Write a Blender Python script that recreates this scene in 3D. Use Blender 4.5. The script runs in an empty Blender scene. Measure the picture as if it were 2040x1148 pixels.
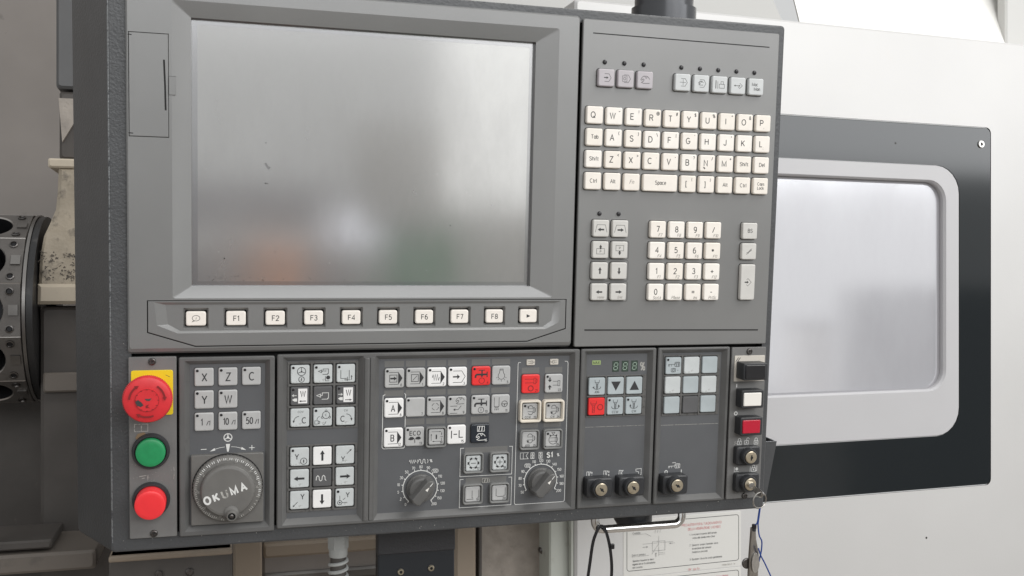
import bpy, math, random
from mathutils import Vector
from mathutils.geometry import tessellate_polygon
random.seed(7)
R = math.radians
scene = bpy.context.scene
col = scene.collection
Z0 = 1450.0          # height of the keyboard's first key above the shop floor, mm

# ------------------------------------------------------------------ camera, world, lamps, exposure
cam_d = bpy.data.cameras.new('camera'); cam = bpy.data.objects.new('camera', cam_d); col.objects.link(cam)
cam.location = (-0.3407, -0.8939, (Z0 - 164.8) / 1000)
cam.rotation_euler = (R(90), 0, R(-16.111))
cam_d.sensor_width = 36.0
cam_d.lens = 36.0 * 1995.6 / 2040
cam_d.clip_start = 0.02; cam_d.clip_end = 100
scene.camera = cam
world = bpy.data.worlds.new('World'); scene.world = world; world.use_nodes = True
bg = world.node_tree.nodes['Background']
bg.inputs['Color'].default_value = (0.97, 0.98, 0.975, 1)
bg.inputs['Strength'].default_value = 0.66

def area(name, loc, target, sx, sy, power, color):
    d = bpy.data.lights.new(name, 'AREA'); d.shape = 'RECTANGLE'; d.size = sx; d.size_y = sy
    d.energy = power; d.color = color
    o = bpy.data.objects.new(name, d); col.objects.link(o); o.location = loc
    o.rotation_euler = (Vector(target) - Vector(loc)).to_track_quat('-Z', 'Y').to_euler()
    return o
area('hall_roof_light', (1.35, -1.35, 3.45), (0.1, 0.0, 1.3), 2.4, 1.4, 44, (1.0, 0.985, 0.96))
area('hall_window_light', (1.55, -4.4, 1.75), (0.15, 0.1, 1.4), 1.5, 1.5, 6.0, (1.0, 0.99, 0.97))
area('hall_high_windows', (3.2, -4.6, 2.85), (2.6, 0.2, 1.6), 9.2, 1.4, 200, (0.97, 0.985, 1.0))
scene.view_settings.view_transform = 'Standard'
scene.view_settings.look = 'None'
scene.view_settings.exposure = 0.0
scene.view_settings.gamma = 1.0
scene.view_settings.use_curve_mapping = False

# ------------------------------------------------------------------ materials
def s2l(c):
    return tuple(((v / 255) / 12.92 if v / 255 <= 0.04045 else ((v / 255 + 0.055) / 1.055) ** 2.4) for v in c)
MATS = {}
def mat(name, color, rough=0.5, metal=0.0, bump=None, var=None, spec=0.5, emit=None, dirt=None, coat=0.0, alpha=None):
    """color linear; bump=(scale,strength,dist) ; var=(scale,amount) ; dirt=(scale,threshold,color,amount)"""
    m = bpy.data.materials.new(name); m.use_nodes = True
    nt = m.node_tree; b = nt.nodes['Principled BSDF']
    b.inputs['Roughness'].default_value = rough; b.inputs['Metallic'].default_value = metal
    b.inputs['Specular IOR Level'].default_value = spec
    b.inputs['Coat Weight'].default_value = coat
    c4 = (*color, 1); b.inputs['Base Color'].default_value = c4
    tc = nt.nodes.new('ShaderNodeTexCoord')
    last = None
    if var:
        n = nt.nodes.new('ShaderNodeTexNoise'); n.inputs['Scale'].default_value = var[0]; n.inputs['Detail'].default_value = 4
        nt.links.new(tc.outputs['Object'], n.inputs['Vector'])
        r = nt.nodes.new('ShaderNodeMapRange'); r.inputs[1].default_value = 0.3; r.inputs[2].default_value = 0.7
        r.inputs[3].default_value = 1 - var[1]; r.inputs[4].default_value = 1 + var[1]
        nt.links.new(n.outputs['Fac'], r.inputs[0])
        mx = nt.nodes.new('ShaderNodeMix'); mx.data_type = 'RGBA'; mx.blend_type = 'MULTIPLY'
        mx.inputs['Factor'].default_value = 1; mx.inputs[6].default_value = c4
        nt.links.new(r.outputs[0], mx.inputs[7]); last = mx.outputs[2]
    if dirt:
        n = nt.nodes.new('ShaderNodeTexNoise'); n.inputs['Scale'].default_value = dirt[0]; n.inputs['Detail'].default_value = 6
        n.inputs['Roughness'].default_value = 0.65
        nt.links.new(tc.outputs['Object'], n.inputs['Vector'])
        r = nt.nodes.new('ShaderNodeMapRange'); r.inputs[1].default_value = dirt[1]; r.inputs[2].default_value = dirt[1] + 0.12
        r.inputs[3].default_value = 0; r.inputs[4].default_value = dirt[3]
        nt.links.new(n.outputs['Fac'], r.inputs[0])
        mx = nt.nodes.new('ShaderNodeMix'); mx.data_type = 'RGBA'
        nt.links.new(r.outputs[0], mx.inputs['Factor'])
        if last: nt.links.new(last, mx.inputs[6])
        else: mx.inputs[6].default_value = c4
        mx.inputs[7].default_value = (*dirt[2], 1); last = mx.outputs[2]
    if last: nt.links.new(last, b.inputs['Base Color'])
    if bump:
        n = nt.nodes.new('ShaderNodeTexNoise'); n.inputs['Scale'].default_value = bump[0]; n.inputs['Detail'].default_value = 3
        nt.links.new(tc.outputs['Object'], n.inputs['Vector'])
        bp = nt.nodes.new('ShaderNodeBump'); bp.inputs['Strength'].default_value = bump[1]; bp.inputs['Distance'].default_value = bump[2]
        nt.links.new(n.outputs['Fac'], bp.inputs['Height']); nt.links.new(bp.outputs['Normal'], b.inputs['Normal'])
    if emit:
        b.inputs['Emission Color'].default_value = (*emit[0], 1); b.inputs['Emission Strength'].default_value = emit[1]
    MATS[name] = m
    return m
mat('bezel_plastic', (0.178, 0.178, 0.175), 0.32, bump=(2200, 0.10, 0.0004), var=(9, 0.07), dirt=(60, 0.66, (0.10, 0.095, 0.09), 0.35), spec=1.0)
mat('keyboard_plastic', (0.178, 0.177, 0.173), 0.32, bump=(2200, 0.10, 0.0004), var=(9, 0.07), dirt=(45, 0.67, (0.10, 0.095, 0.09), 0.3), spec=1.0)
mat('module_plastic', (0.112, 0.111, 0.109), 0.45, bump=(1800, 0.14, 0.0004), var=(40, 0.08), dirt=(90, 0.63, (0.065, 0.06, 0.056), 0.5))
mat('knob_gray', (0.115, 0.113, 0.11), 0.36, var=(60, .06), dirt=(150, .66, (.2, .19, .18), .4))
mat('overlay_film', (0.105, 0.108, 0.114), 0.42, bump=(2600, 0.06, 0.0003), var=(25, 0.05), dirt=(70, 0.66, (0.13, 0.12, 0.11), 0.25))
mat('safety_plate', (0.16, 0.157, 0.153), 0.5, bump=(1500, 0.12, 0.0004), var=(50, 0.08), dirt=(120, 0.64, (0.20, 0.18, 0.16), 0.35))
mat('hammered_paint', (0.066, 0.068, 0.071), 0.36, bump=(420, 0.36, 0.0010), var=(30, 0.08), dirt=(300, 0.72, (0.25, 0.23, 0.2), 0.4))
mat('edge_highlight', (0.16, 0.165, 0.17), 0.3, bump=(420, .8, .0012), dirt=(260, .5, (0.05, .052, .056), 1.0))  # paler broken tone, the edge highlight put into colour
mat('black_plastic', (0.03, 0.031, 0.034), 0.42, bump=(1500, 0.08, 0.0003), dirt=(160, 0.68, (0.09, 0.085, 0.08), 0.4))
mat('black_gap', (0.012, 0.012, 0.012), 0.8)
mat('lens_black', (0.02, 0.02, 0.022), 0.15)
mat('cream_key', (0.86, 0.805, 0.74), 0.42, bump=(3000, 0.05, 0.0002), var=(120, 0.03), dirt=(260, 0.72, (0.45, 0.40, 0.34), 0.4))
mat('cool_key', (0.57, 0.585, 0.585), 0.35, var=(120, 0.04), dirt=(260, 0.70, (0.35, 0.34, 0.33), 0.4))
mat('lilac_key', (0.46, 0.43, 0.45), 0.35, var=(120, 0.04), dirt=(260, 0.70, (0.3, 0.28, 0.29), 0.4))
mat('warm_gray_key', (0.60, 0.585, 0.555), 0.4, var=(120, 0.04), dirt=(260, 0.70, (0.36, 0.34, 0.31), 0.4))
mat('gray_key', (0.46, 0.46, 0.455), 0.36, var=(90, 0.05), dirt=(220, 0.67, (0.25, 0.235, 0.22), 0.5))
mat('white_key', (0.84, 0.83, 0.82), 0.36, var=(90, 0.02), dirt=(220, 0.71, (0.5, 0.47, 0.43), 0.45))
mat('pale_worn_key', (0.56, 0.585, 0.585), 0.4, var=(90, 0.05), dirt=(240, 0.60, (0.26, 0.25, 0.235), 0.75))
mat('blue_gray_key', (0.42, 0.465, 0.48), 0.38, var=(70, 0.06), dirt=(230, 0.66, (0.26, 0.26, 0.25), 0.5))
mat('dark_key', (0.105, 0.105, 0.108), 0.4, var=(90, 0.06), dirt=(220, 0.66, (0.2, 0.19, 0.18), 0.4))
mat('navy_key', (0.022, 0.026, 0.034), 0.25)
mat('red_key', (0.78, 0.035, 0.035), 0.35, var=(90, 0.05), dirt=(220, 0.70, (0.35, 0.03, 0.03), 0.4))
mat('dirty_grid', (0.115, 0.112, 0.108), 0.55, bump=(900, 0.3, 0.0006), dirt=(330, 0.55, (0.045, 0.04, 0.036), 0.8))
mat('label_strip', (0.16, 0.158, 0.153), 0.35, var=(60, 0.06), dirt=(160, 0.65, (0.10, 0.095, 0.09), 0.4))
mat('ink_dark', (0.030, 0.030, 0.032), 0.5)
mat('ink_gray', (0.042, 0.041, 0.04), 0.5)
mat('ink_faint', (0.33, 0.31, 0.28), 0.5)
mat('ink_white', (0.72, 0.72, 0.70), 0.5, dirt=(400, 0.66, (0.25, 0.25, 0.25), 0.6))
mat('ink_worn', (0.42, 0.41, 0.38), 0.5, dirt=(420, 0.50, (0.13, 0.125, 0.12), 0.95))
mat('ink_maroon', (0.22, 0.012, 0.014), 0.5)
mat('screen_speck', (0.2, 0.2, 0.2), 0.6)
mat('smudge', (0.06, 0.058, 0.055), 0.7)
mat('estop_red', (0.66, 0.028, 0.036), 0.42, var=(120, 0.06), dirt=(110, 0.64, (0.42, 0.02, 0.022), 0.6))
mat('button_red', (0.86, 0.038, 0.045), 0.34, var=(120, 0.03))
mat('button_green', (0.018, 0.27, 0.095), 0.38, var=(200, 0.08))
mat('lens_red', (0.48, 0.012, 0.035), 0.25, dirt=(200, 0.68, (0.25, 0.01, 0.02), 0.5))
mat('lens_white', (0.83, 0.80, 0.75), 0.25)
mat('cream_plate', (0.60, 0.56, 0.50), 0.4, dirt=(120, 0.6, (0.36, 0.33, 0.29), 0.5))
mat('cream_guard', (0.74, 0.68, 0.585), 0.32, dirt=(200, 0.62, (0.45, 0.38, 0.3), 0.5))
mat('clear_guard', (0.22, 0.22, 0.215), 0.22, dirt=(220, 0.62, (0.12, 0.115, 0.11), 0.5))
mat('yellow_plate', (0.80, 0.60, 0.015), 0.42, dirt=(120, 0.68, (0.35, 0.26, 0.02), 0.5))
mat('wheel_plastic', (0.15, 0.145, 0.137), 0.4, bump=(1600, 0.1, 0.0004), var=(60, 0.08), dirt=(100, 0.62, (0.18, 0.17, 0.16), 0.3))
mat('lock_brass', (0.62, 0.55, 0.43), 0.34, metal=1.0, var=(300, 0.1), dirt=(420, 0.64, (0.12, 0.1, 0.08), 0.6))
mat('steel', (0.62, 0.61, 0.59), 0.3, metal=1.0, var=(200, 0.1))
mat('key_steel', (0.42, 0.40, 0.375), 0.28, metal=1.0, var=(200, .15))
mat('chrome', (0.80, 0.79, 0.78), 0.08, metal=1.0)
mat('screw_steel', (0.16, 0.15, 0.145), 0.35, metal=1.0, dirt=(600, 0.55, (0.03, 0.025, 0.02), 0.8))
mat('led_window', (0.045, 0.065, 0.052), 0.2)
mat('led_green', (0.3, 0.39, 0.32), 0.4)
mat('led_chip', (0.34, 0.44, 0.18), 0.4)
mat('tie_black', (0.012, 0.012, 0.014), 0.25)
mat('string_blue', (0.012, 0.05, 0.24), 0.6)
mat('worn_brass', (0.22, 0.15, 0.085), 0.5)
mat('door_paint', (0.6, 0.592, 0.582), 0.45, metal=0.22, bump=(350, 0.10, 0.0008), var=(4, 0.035), dirt=(22, 0.60, (0.60, 0.585, 0.56), 0.45))
mat('door_black', (0.017, 0.02, 0.022), 0.1, dirt=(70, 0.72, (0.09, 0.09, 0.09), 0.35))
mat('window_gray', (0.5, 0.494, 0.503), 0.4, bump=(500, 0.05, 0.0004), var=(8, 0.02))
mat('edge_shade_gray', (0.30, 0.295, 0.31), 0.5)  # tone of the painted shade round the door glass
mat('paper_label', (0.66, 0.65, 0.62), 0.35, dirt=(60, 0.66, (0.60, 0.57, 0.52), 0.5))
mat('print_red', (0.60, 0.22, 0.22), 0.5, dirt=(300, 0.5, (0.72, 0.62, 0.6), 0.7))
mat('print_gray', (0.16, 0.16, 0.16), 0.5, dirt=(300, 0.5, (0.5, 0.49, 0.47), 0.7))
mat('cover_white', (0.80, 0.79, 0.76), 0.5, var=(3, 0.02))
mat('post_pale', (0.52, 0.515, 0.50), 0.5)
mat('cover_gray', (0.44, 0.435, 0.42), 0.5, var=(3, 0.03))
mat('greenish_paint', (0.46, 0.475, 0.43), 0.5, dirt=(25, 0.6, (0.28, 0.26, 0.22), 0.5))
mat('beige_paint', (0.3, 0.245, 0.19), 0.5, dirt=(30, 0.55, (0.26, 0.22, 0.18), 0.6))
mat('taupe_steel', (0.3, 0.265, 0.23), 0.45, bump=(160, 0.25, 0.002), var=(60, 0.15), dirt=(90, 0.6, (0.16, 0.14, 0.12), 0.5))
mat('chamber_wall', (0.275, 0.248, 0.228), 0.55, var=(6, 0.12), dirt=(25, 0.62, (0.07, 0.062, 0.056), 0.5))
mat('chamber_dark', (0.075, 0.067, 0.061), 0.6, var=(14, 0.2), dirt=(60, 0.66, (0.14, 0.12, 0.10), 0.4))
mat('turret_steel', (0.13, 0.12, 0.112), 0.45, metal=0.35, bump=(300, 0.12, 0.0008), var=(40, 0.18), dirt=(120, 0.6, (0.07, 0.063, 0.057), 0.6))
mat('column_gray', (0.085, 0.085, 0.086), 0.5, var=(20, .1))
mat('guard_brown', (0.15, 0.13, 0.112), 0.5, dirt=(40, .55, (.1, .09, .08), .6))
mat('turret_bore', (0.02, 0.02, 0.022), 0.4, metal=0.5)
mat('polished_edge', (0.4, 0.38, 0.36), 0.4, metal=1.0)
mat('rubber_ring', (0.022, 0.022, 0.023), 0.42, dirt=(30, 0.56, (0.10, 0.095, 0.09), 0.6))
mat('ring_steel', (0.22, 0.21, 0.20), 0.3, metal=0.8, var=(12, 0.35))
mat('casting', (0.44, 0.38, 0.295), 0.5, bump=(70, 0.35, 0.004), var=(18, 0.18), dirt=(70, 0.52, (0.14, 0.12, 0.10), 0.7))
mat('pit_dark', (0.10, 0.085, 0.07), 0.6)
mat('casting_clean', (0.52, 0.455, 0.36), 0.5, var=(25, 0.10), dirt=(45, 0.6, (0.3, 0.26, 0.21), 0.6))
mat('box_flap', (0.035, 0.035, 0.039), 0.45, bump=(420, .3, .0008))
mat('box_black', (0.016, 0.019, 0.024), 0.4, dirt=(200, 0.74, (0.3, 0.3, 0.3), 0.5))
mat('conduit_gray', (0.42, 0.43, 0.42), 0.45, dirt=(120, 0.6, (0.22, 0.21, 0.2), 0.5))
mat('tube_dark', (0.07, 0.072, 0.078), 0.25, metal=0.3)
# touch screen: a matt, milky film that also mirrors the hall very softly
def screen_mat(name, diff, glossy, rough, mixf, smear=.05):
    m = bpy.data.materials.new(name); m.use_nodes = True; nt = m.node_tree
    for n in list(nt.nodes): nt.nodes.remove(n)
    out = nt.nodes.new('ShaderNodeOutputMaterial'); d = nt.nodes.new('ShaderNodeBsdfDiffuse'); g = nt.nodes.new('ShaderNodeBsdfGlossy')
    d.inputs['Color'].default_value = (*diff, 1); g.inputs['Color'].default_value = (*glossy, 1); g.inputs['Roughness'].default_value = rough
    x = nt.nodes.new('ShaderNodeMixShader')
    tc = nt.nodes.new('ShaderNodeTexCoord'); mp = nt.nodes.new('ShaderNodeMapping'); mp.inputs['Scale'].default_value = (1.0, 1.0, .45); mp.inputs['Rotation'].default_value = (0, .35, 0)
    nz = nt.nodes.new('ShaderNodeTexNoise'); nz.inputs['Scale'].default_value = 22; nz.inputs['Detail'].default_value = 5; nz.inputs['Roughness'].default_value = .6
    rg = nt.nodes.new('ShaderNodeMapRange'); rg.inputs[1].default_value = .3; rg.inputs[2].default_value = .7; rg.inputs[3].default_value = mixf + smear; rg.inputs[4].default_value = mixf - smear
    nt.links.new(tc.outputs['Object'], mp.inputs[0]); nt.links.new(mp.outputs[0], nz.inputs['Vector']); nt.links.new(nz.outputs['Fac'], rg.inputs[0]); nt.links.new(rg.outputs[0], x.inputs[0])
    rg2 = nt.nodes.new('ShaderNodeMapRange'); rg2.inputs[1].default_value = .3; rg2.inputs[2].default_value = .7; rg2.inputs[3].default_value = rough * .92; rg2.inputs[4].default_value = rough * 1.12
    nt.links.new(nz.outputs['Fac'], rg2.inputs[0]); nt.links.new(rg2.outputs[0], g.inputs['Roughness'])
    nt.links.new(d.outputs[0], x.inputs[1]); nt.links.new(g.outputs[0], x.inputs[2]); nt.links.new(x.outputs[0], out.inputs[0])
    MATS[name] = m
screen_mat('screen_film', (0.22, 0.218, 0.215), (0.86, 0.86, 0.85), 0.125, 0.48)
screen_mat('screen_border', (0.15, 0.15, 0.152), (0.74, 0.74, 0.75), 0.16, 0.46)
screen_mat('door_glass', (0.66, 0.655, 0.69), (0.92, 0.92, 0.95), 0.10, 0.52, .02)

# ------------------------------------------------------------------ mesh helpers: (x right, y down, z inwards) in mm
class MB:
    def __init__(s): s.v = []; s.f = []; s.m = []; s.mats = []
    def mi(s, name):
        if name not in s.mats: s.mats.append(name)
        return s.mats.index(name)
    def add(s, vs, fs, m):
        o = len(s.v); k = s.mi(m); s.v += [tuple(p) for p in vs]
        for f in fs: s.f.append(tuple(i + o for i in f)); s.m.append(k)
    def build(s, name, parent=None, loc=(0, 0, 0), smooth=35):
        me = bpy.data.meshes.new(name)
        me.from_pydata([(x * .001, z * .001, -y * .001) for x, y, z in s.v], [], s.f)
        for n in s.mats: me.materials.append(MATS[n])
        me.polygons.foreach_set('material_index', s.m)
        me.polygons.foreach_set('use_smooth', [True] * len(s.f))
        me.update()
        me.set_sharp_from_angle(angle=R(smooth))
        o = bpy.data.objects.new(name, me); col.objects.link(o)
        o.location = (loc[0] * .001, loc[2] * .001, -loc[1] * .001)
        if parent: o.parent = parent
        return o
def rr(cx, cy, hw, hh, r=0.0, seg=3):
    r = max(min(r, hw - 1e-3, hh - 1e-3), 1e-3); out = []
    for qx, qy, a0 in ((1, 1, 0), (-1, 1, 90), (-1, -1, 180), (1, -1, 270)):
        for i in range(seg + 1):
            a = R(a0 + 90 * i / seg)
            out.append((cx + qx * (hw - r) + r * math.cos(a), cy + qy * (hh - r) + r * math.sin(a)))
    return out
def rrb(x0, x1, y0, y1, r=0.0, seg=3): return rr((x0 + x1) / 2, (y0 + y1) / 2, (x1 - x0) / 2, (y1 - y0) / 2, r, seg)
def circ(cx, cy, r, n=32, a0=0): return [(cx + r * math.cos(a0 + 2 * math.pi * i / n), cy + r * math.sin(a0 + 2 * math.pi * i / n)) for i in range(n)]
def P3(loop, z): return [(x, y, z) for x, y in loop]
def loft(mb, rings, m, cap=True, capm=None, cap0=False):
    n = len(rings[0][0]); vs = []
    for lp, z in rings: vs += P3(lp, z)
    fs = []
    for k in range(len(rings) - 1):
        for i in range(n):
            j = (i + 1) % n
            fs.append((k * n + i, k * n + j, (k + 1) * n + j, (k + 1) * n + i))
    mb.add(vs, fs, m)
    if cap: mb.add(P3(*rings[-1]), [tuple(range(n))], capm or m)
    if cap0: mb.add(P3(*rings[0]), [tuple(range(n))[::-1]], m)
def holed(mb, outer, holes, z, m):
    loops = [[Vector((x, y, 0)) for x, y in l] for l in [outer] + holes]
    tr = tessellate_polygon(loops)
    pts = [p for l in [outer] + holes for p in l]
    mb.add(P3(pts, z), [tuple(t) for t in tr], m)
def lathe(mb, cx, cy, prof, m, n=32, cap=True, capm=None, squash=None):
    loft(mb, [(circ(cx, cy, max(r, .001), n), z) for r, z in prof], m, cap, capm)
def tube(mb, pts, r, m, n=8, closed=False, radii=None):
    P = [Vector(p) for p in pts]; k = len(P); vs = []; fs = []; up = None
    for i in range(k):
        if closed: t = P[(i + 1) % k] - P[i - 1]
        else: t = P[min(i + 1, k - 1)] - P[max(i - 1, 0)]
        t.normalize()
        if up is None:
            up = Vector((0, 0, 1)) if abs(t.z) < .9 else Vector((1, 0, 0))
        a = (up - t * up.dot(t)).normalized(); b = t.cross(a); up = a
        rad = radii[i] if radii else r
        vs += [tuple(P[i] + a * math.cos(2 * math.pi * j / n) * rad + b * math.sin(2 * math.pi * j / n) * rad) for j in range(n)]
    for i in range(k if closed else k - 1):
        q = (i + 1) % k
        for j in range(n):
            fs.append((i * n + j, i * n + (j + 1) % n, q * n + (j + 1) % n, q * n + j))
    if not closed: fs += [tuple(range(n))[::-1], tuple((k - 1) * n + j for j in range(n))]
    mb.add(vs, fs, m)
def box(mb, x0, x1, y0, y1, z0, z1, m, b=0.6, r=None):
    """front at z0 (small z is nearest), back at z1"""
    lp = lambda i: rrb(x0 + i, x1 - i, y0 + i, y1 - i, r if r else max(b, .01), 2)
    loft(mb, [(lp(0), z1), (lp(0), z0 + b), (lp(b), z0)], m, True, None, True)
def wbox(mb, x0, x1, y0, y1, z0, z1, m, b=1.0): box(mb, x0, x1, -z1, -z0, y0, y1, m, b)     # world style: y depth, z up
def smooth_path(pts, sub=6):
    P = [Vector(p) for p in pts]; out = []
    for i in range(len(P) - 1):
        a = P[max(i - 1, 0)]; b = P[i]; c = P[i + 1]; d = P[min(i + 2, len(P) - 1)]
        for k in range(sub):
            t = k / sub
            out.append(tuple(0.5 * ((2 * b) + (c - a) * t + (2 * a - 5 * b + 4 * c - d) * t * t + (3 * b - a - 3 * c + d) * t ** 3)))
    out.append(tuple(P[-1])); return out

# ------------------------------------------------------------------ ink: flat print laid a hair above a face
class Ink:
    def __init__(s, mb, z, m='ink_dark', ox=0, oy=0, sc=1.0):
        s.mb = mb; s.z = z; s.m = m; s.ox = ox; s.oy = oy; s.sc = sc
    def _z(s): s.z -= 0.012; return s.z
    def T(s, pts): return [(s.ox + x * s.sc, s.oy + y * s.sc) for x, y in pts]
    def fill(s, pts, m=None):
        pts = s.T(pts); tr = tessellate_polygon([[Vector((x, y, 0)) for x, y in pts]])
        s.mb.add(P3(pts, s._z()), [tuple(t) for t in tr], m or s.m)
    def line(s, pts, w=0.45, closed=False, m=None):
        q = [Vector((x, y)) for x, y in s.T(pts)]; w = w * s.sc / 2
        if closed and (q[0] - q[-1]).length < 1e-6: q = q[:-1]
        k = len(q); L = []; Rr = []
        for i in range(k):
            if closed: a, b, c = q[i - 1], q[i], q[(i + 1) % k]
            else: a, b, c = q[max(i - 1, 0)], q[i], q[min(i + 1, k - 1)]
            d1 = (b - a); d2 = (c - b)
            if d1.length < 1e-9: d1 = d2
            if d2.length < 1e-9: d2 = d1
            d1 = d1.normalized(); d2 = d2.normalized()
            n1 = Vector((-d1.y, d1.x)); n2 = Vector((-d2.y, d2.x)); n = n1 + n2
            if n.length < 1e-4: n = n1
            n.normalize(); sc = min(1 / max(n.dot(n1), .35), 2.2)
            L.append(b + n * w * sc); Rr.append(b - n * w * sc)
        z = s._z(); vs = [(p.x, p.y, z) for p in L] + [(p.x, p.y, z) for p in Rr]
        fs = [(i, (i + 1) % k, k + (i + 1) % k, k + i) for i in range(k if closed else k - 1)]
        s.mb.add(vs, fs, m or s.m)
    def arc(s, cx, cy, r, a0, a1, w=0.45, n=14, ry=None, m=None):
        s.line([(cx + r * math.cos(R(a0 + (a1 - a0) * i / n)), cy + (ry or r) * math.sin(R(a0 + (a1 - a0) * i / n))) for i in range(n + 1)], w, m=m)
    def circle(s, cx, cy, r, w=0.45, n=20, ry=None, m=None):
        s.line([(cx + r * math.cos(2 * math.pi * i / n), cy + (ry or r) * math.sin(2 * math.pi * i / n)) for i in range(n)], w, True, m=m)
    def disc(s, cx, cy, r, n=14, m=None, ry=None): s.fill([(cx + r * math.cos(2 * math.pi * i / n), cy + (ry or r) * math.sin(2 * math.pi * i / n)) for i in range(n)], m)
    def rect(s, x0, y0, x1, y1, w=0.45, m=None): s.line([(x0, y0), (x1, y0), (x1, y1), (x0, y1)], w, True, m=m)
    def bar(s, x0, y0, x1, y1, m=None): s.fill([(x0, y0), (x1, y0), (x1, y1), (x0, y1)], m)
    def arrow(s, x0, y0, x1, y1, w=1.0, hw=2.6, hl=2.4, m=None):
        d = Vector((x1 - x0, y1 - y0)); l = d.length; d /= l; n = Vector((-d.y, d.x)); a = Vector((x0, y0)); b = a + d * (l - hl); e = Vector((x1, y1))
        s.fill([tuple(a + n * w / 2), tuple(b + n * w / 2), tuple(b + n * hw / 2), tuple(e), tuple(b - n * hw / 2), tuple(b - n * w / 2), tuple(a - n * w / 2)], m)
    def text(s, t, cx, cy, h, m=None, xs=1.0, italic=0.0, bold=0.0, rot=0, align='c', wt=None):
        """stroke lettering; h cap height in mm, wt stroke weight as a share of h"""
        gap = .20; w = (wt or (.145 + 2.5 * bold)); adv = []; x = 0.0
        for c in t: adv.append(x); x += GLYPH[c][0] + gap + max(0, w - .13)
        x -= gap; ox = {'c': x / 2, 'l': 0, 'r': x}[align]; ca, sa = math.cos(R(rot)), math.sin(R(rot)); base = s.z; n = 0
        for c, x0 in zip(t, adv):
            for st in GLYPH[c][1]:
                pts = []
                for px, py in st:
                    u = (px + x0 - ox) * h * xs + italic * (py - .5) * h; v = -(py - .5) * h
                    pts.append((cx + u * ca - v * sa, cy + u * sa + v * ca))
                s.z = base - .006 * (n % 4); n += 1
                s.line(pts, w * h, (Vector(pts[0]) - Vector(pts[-1])).length < 1e-5 * h and len(pts) > 3, m)
        s.z = base - .04

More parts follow.
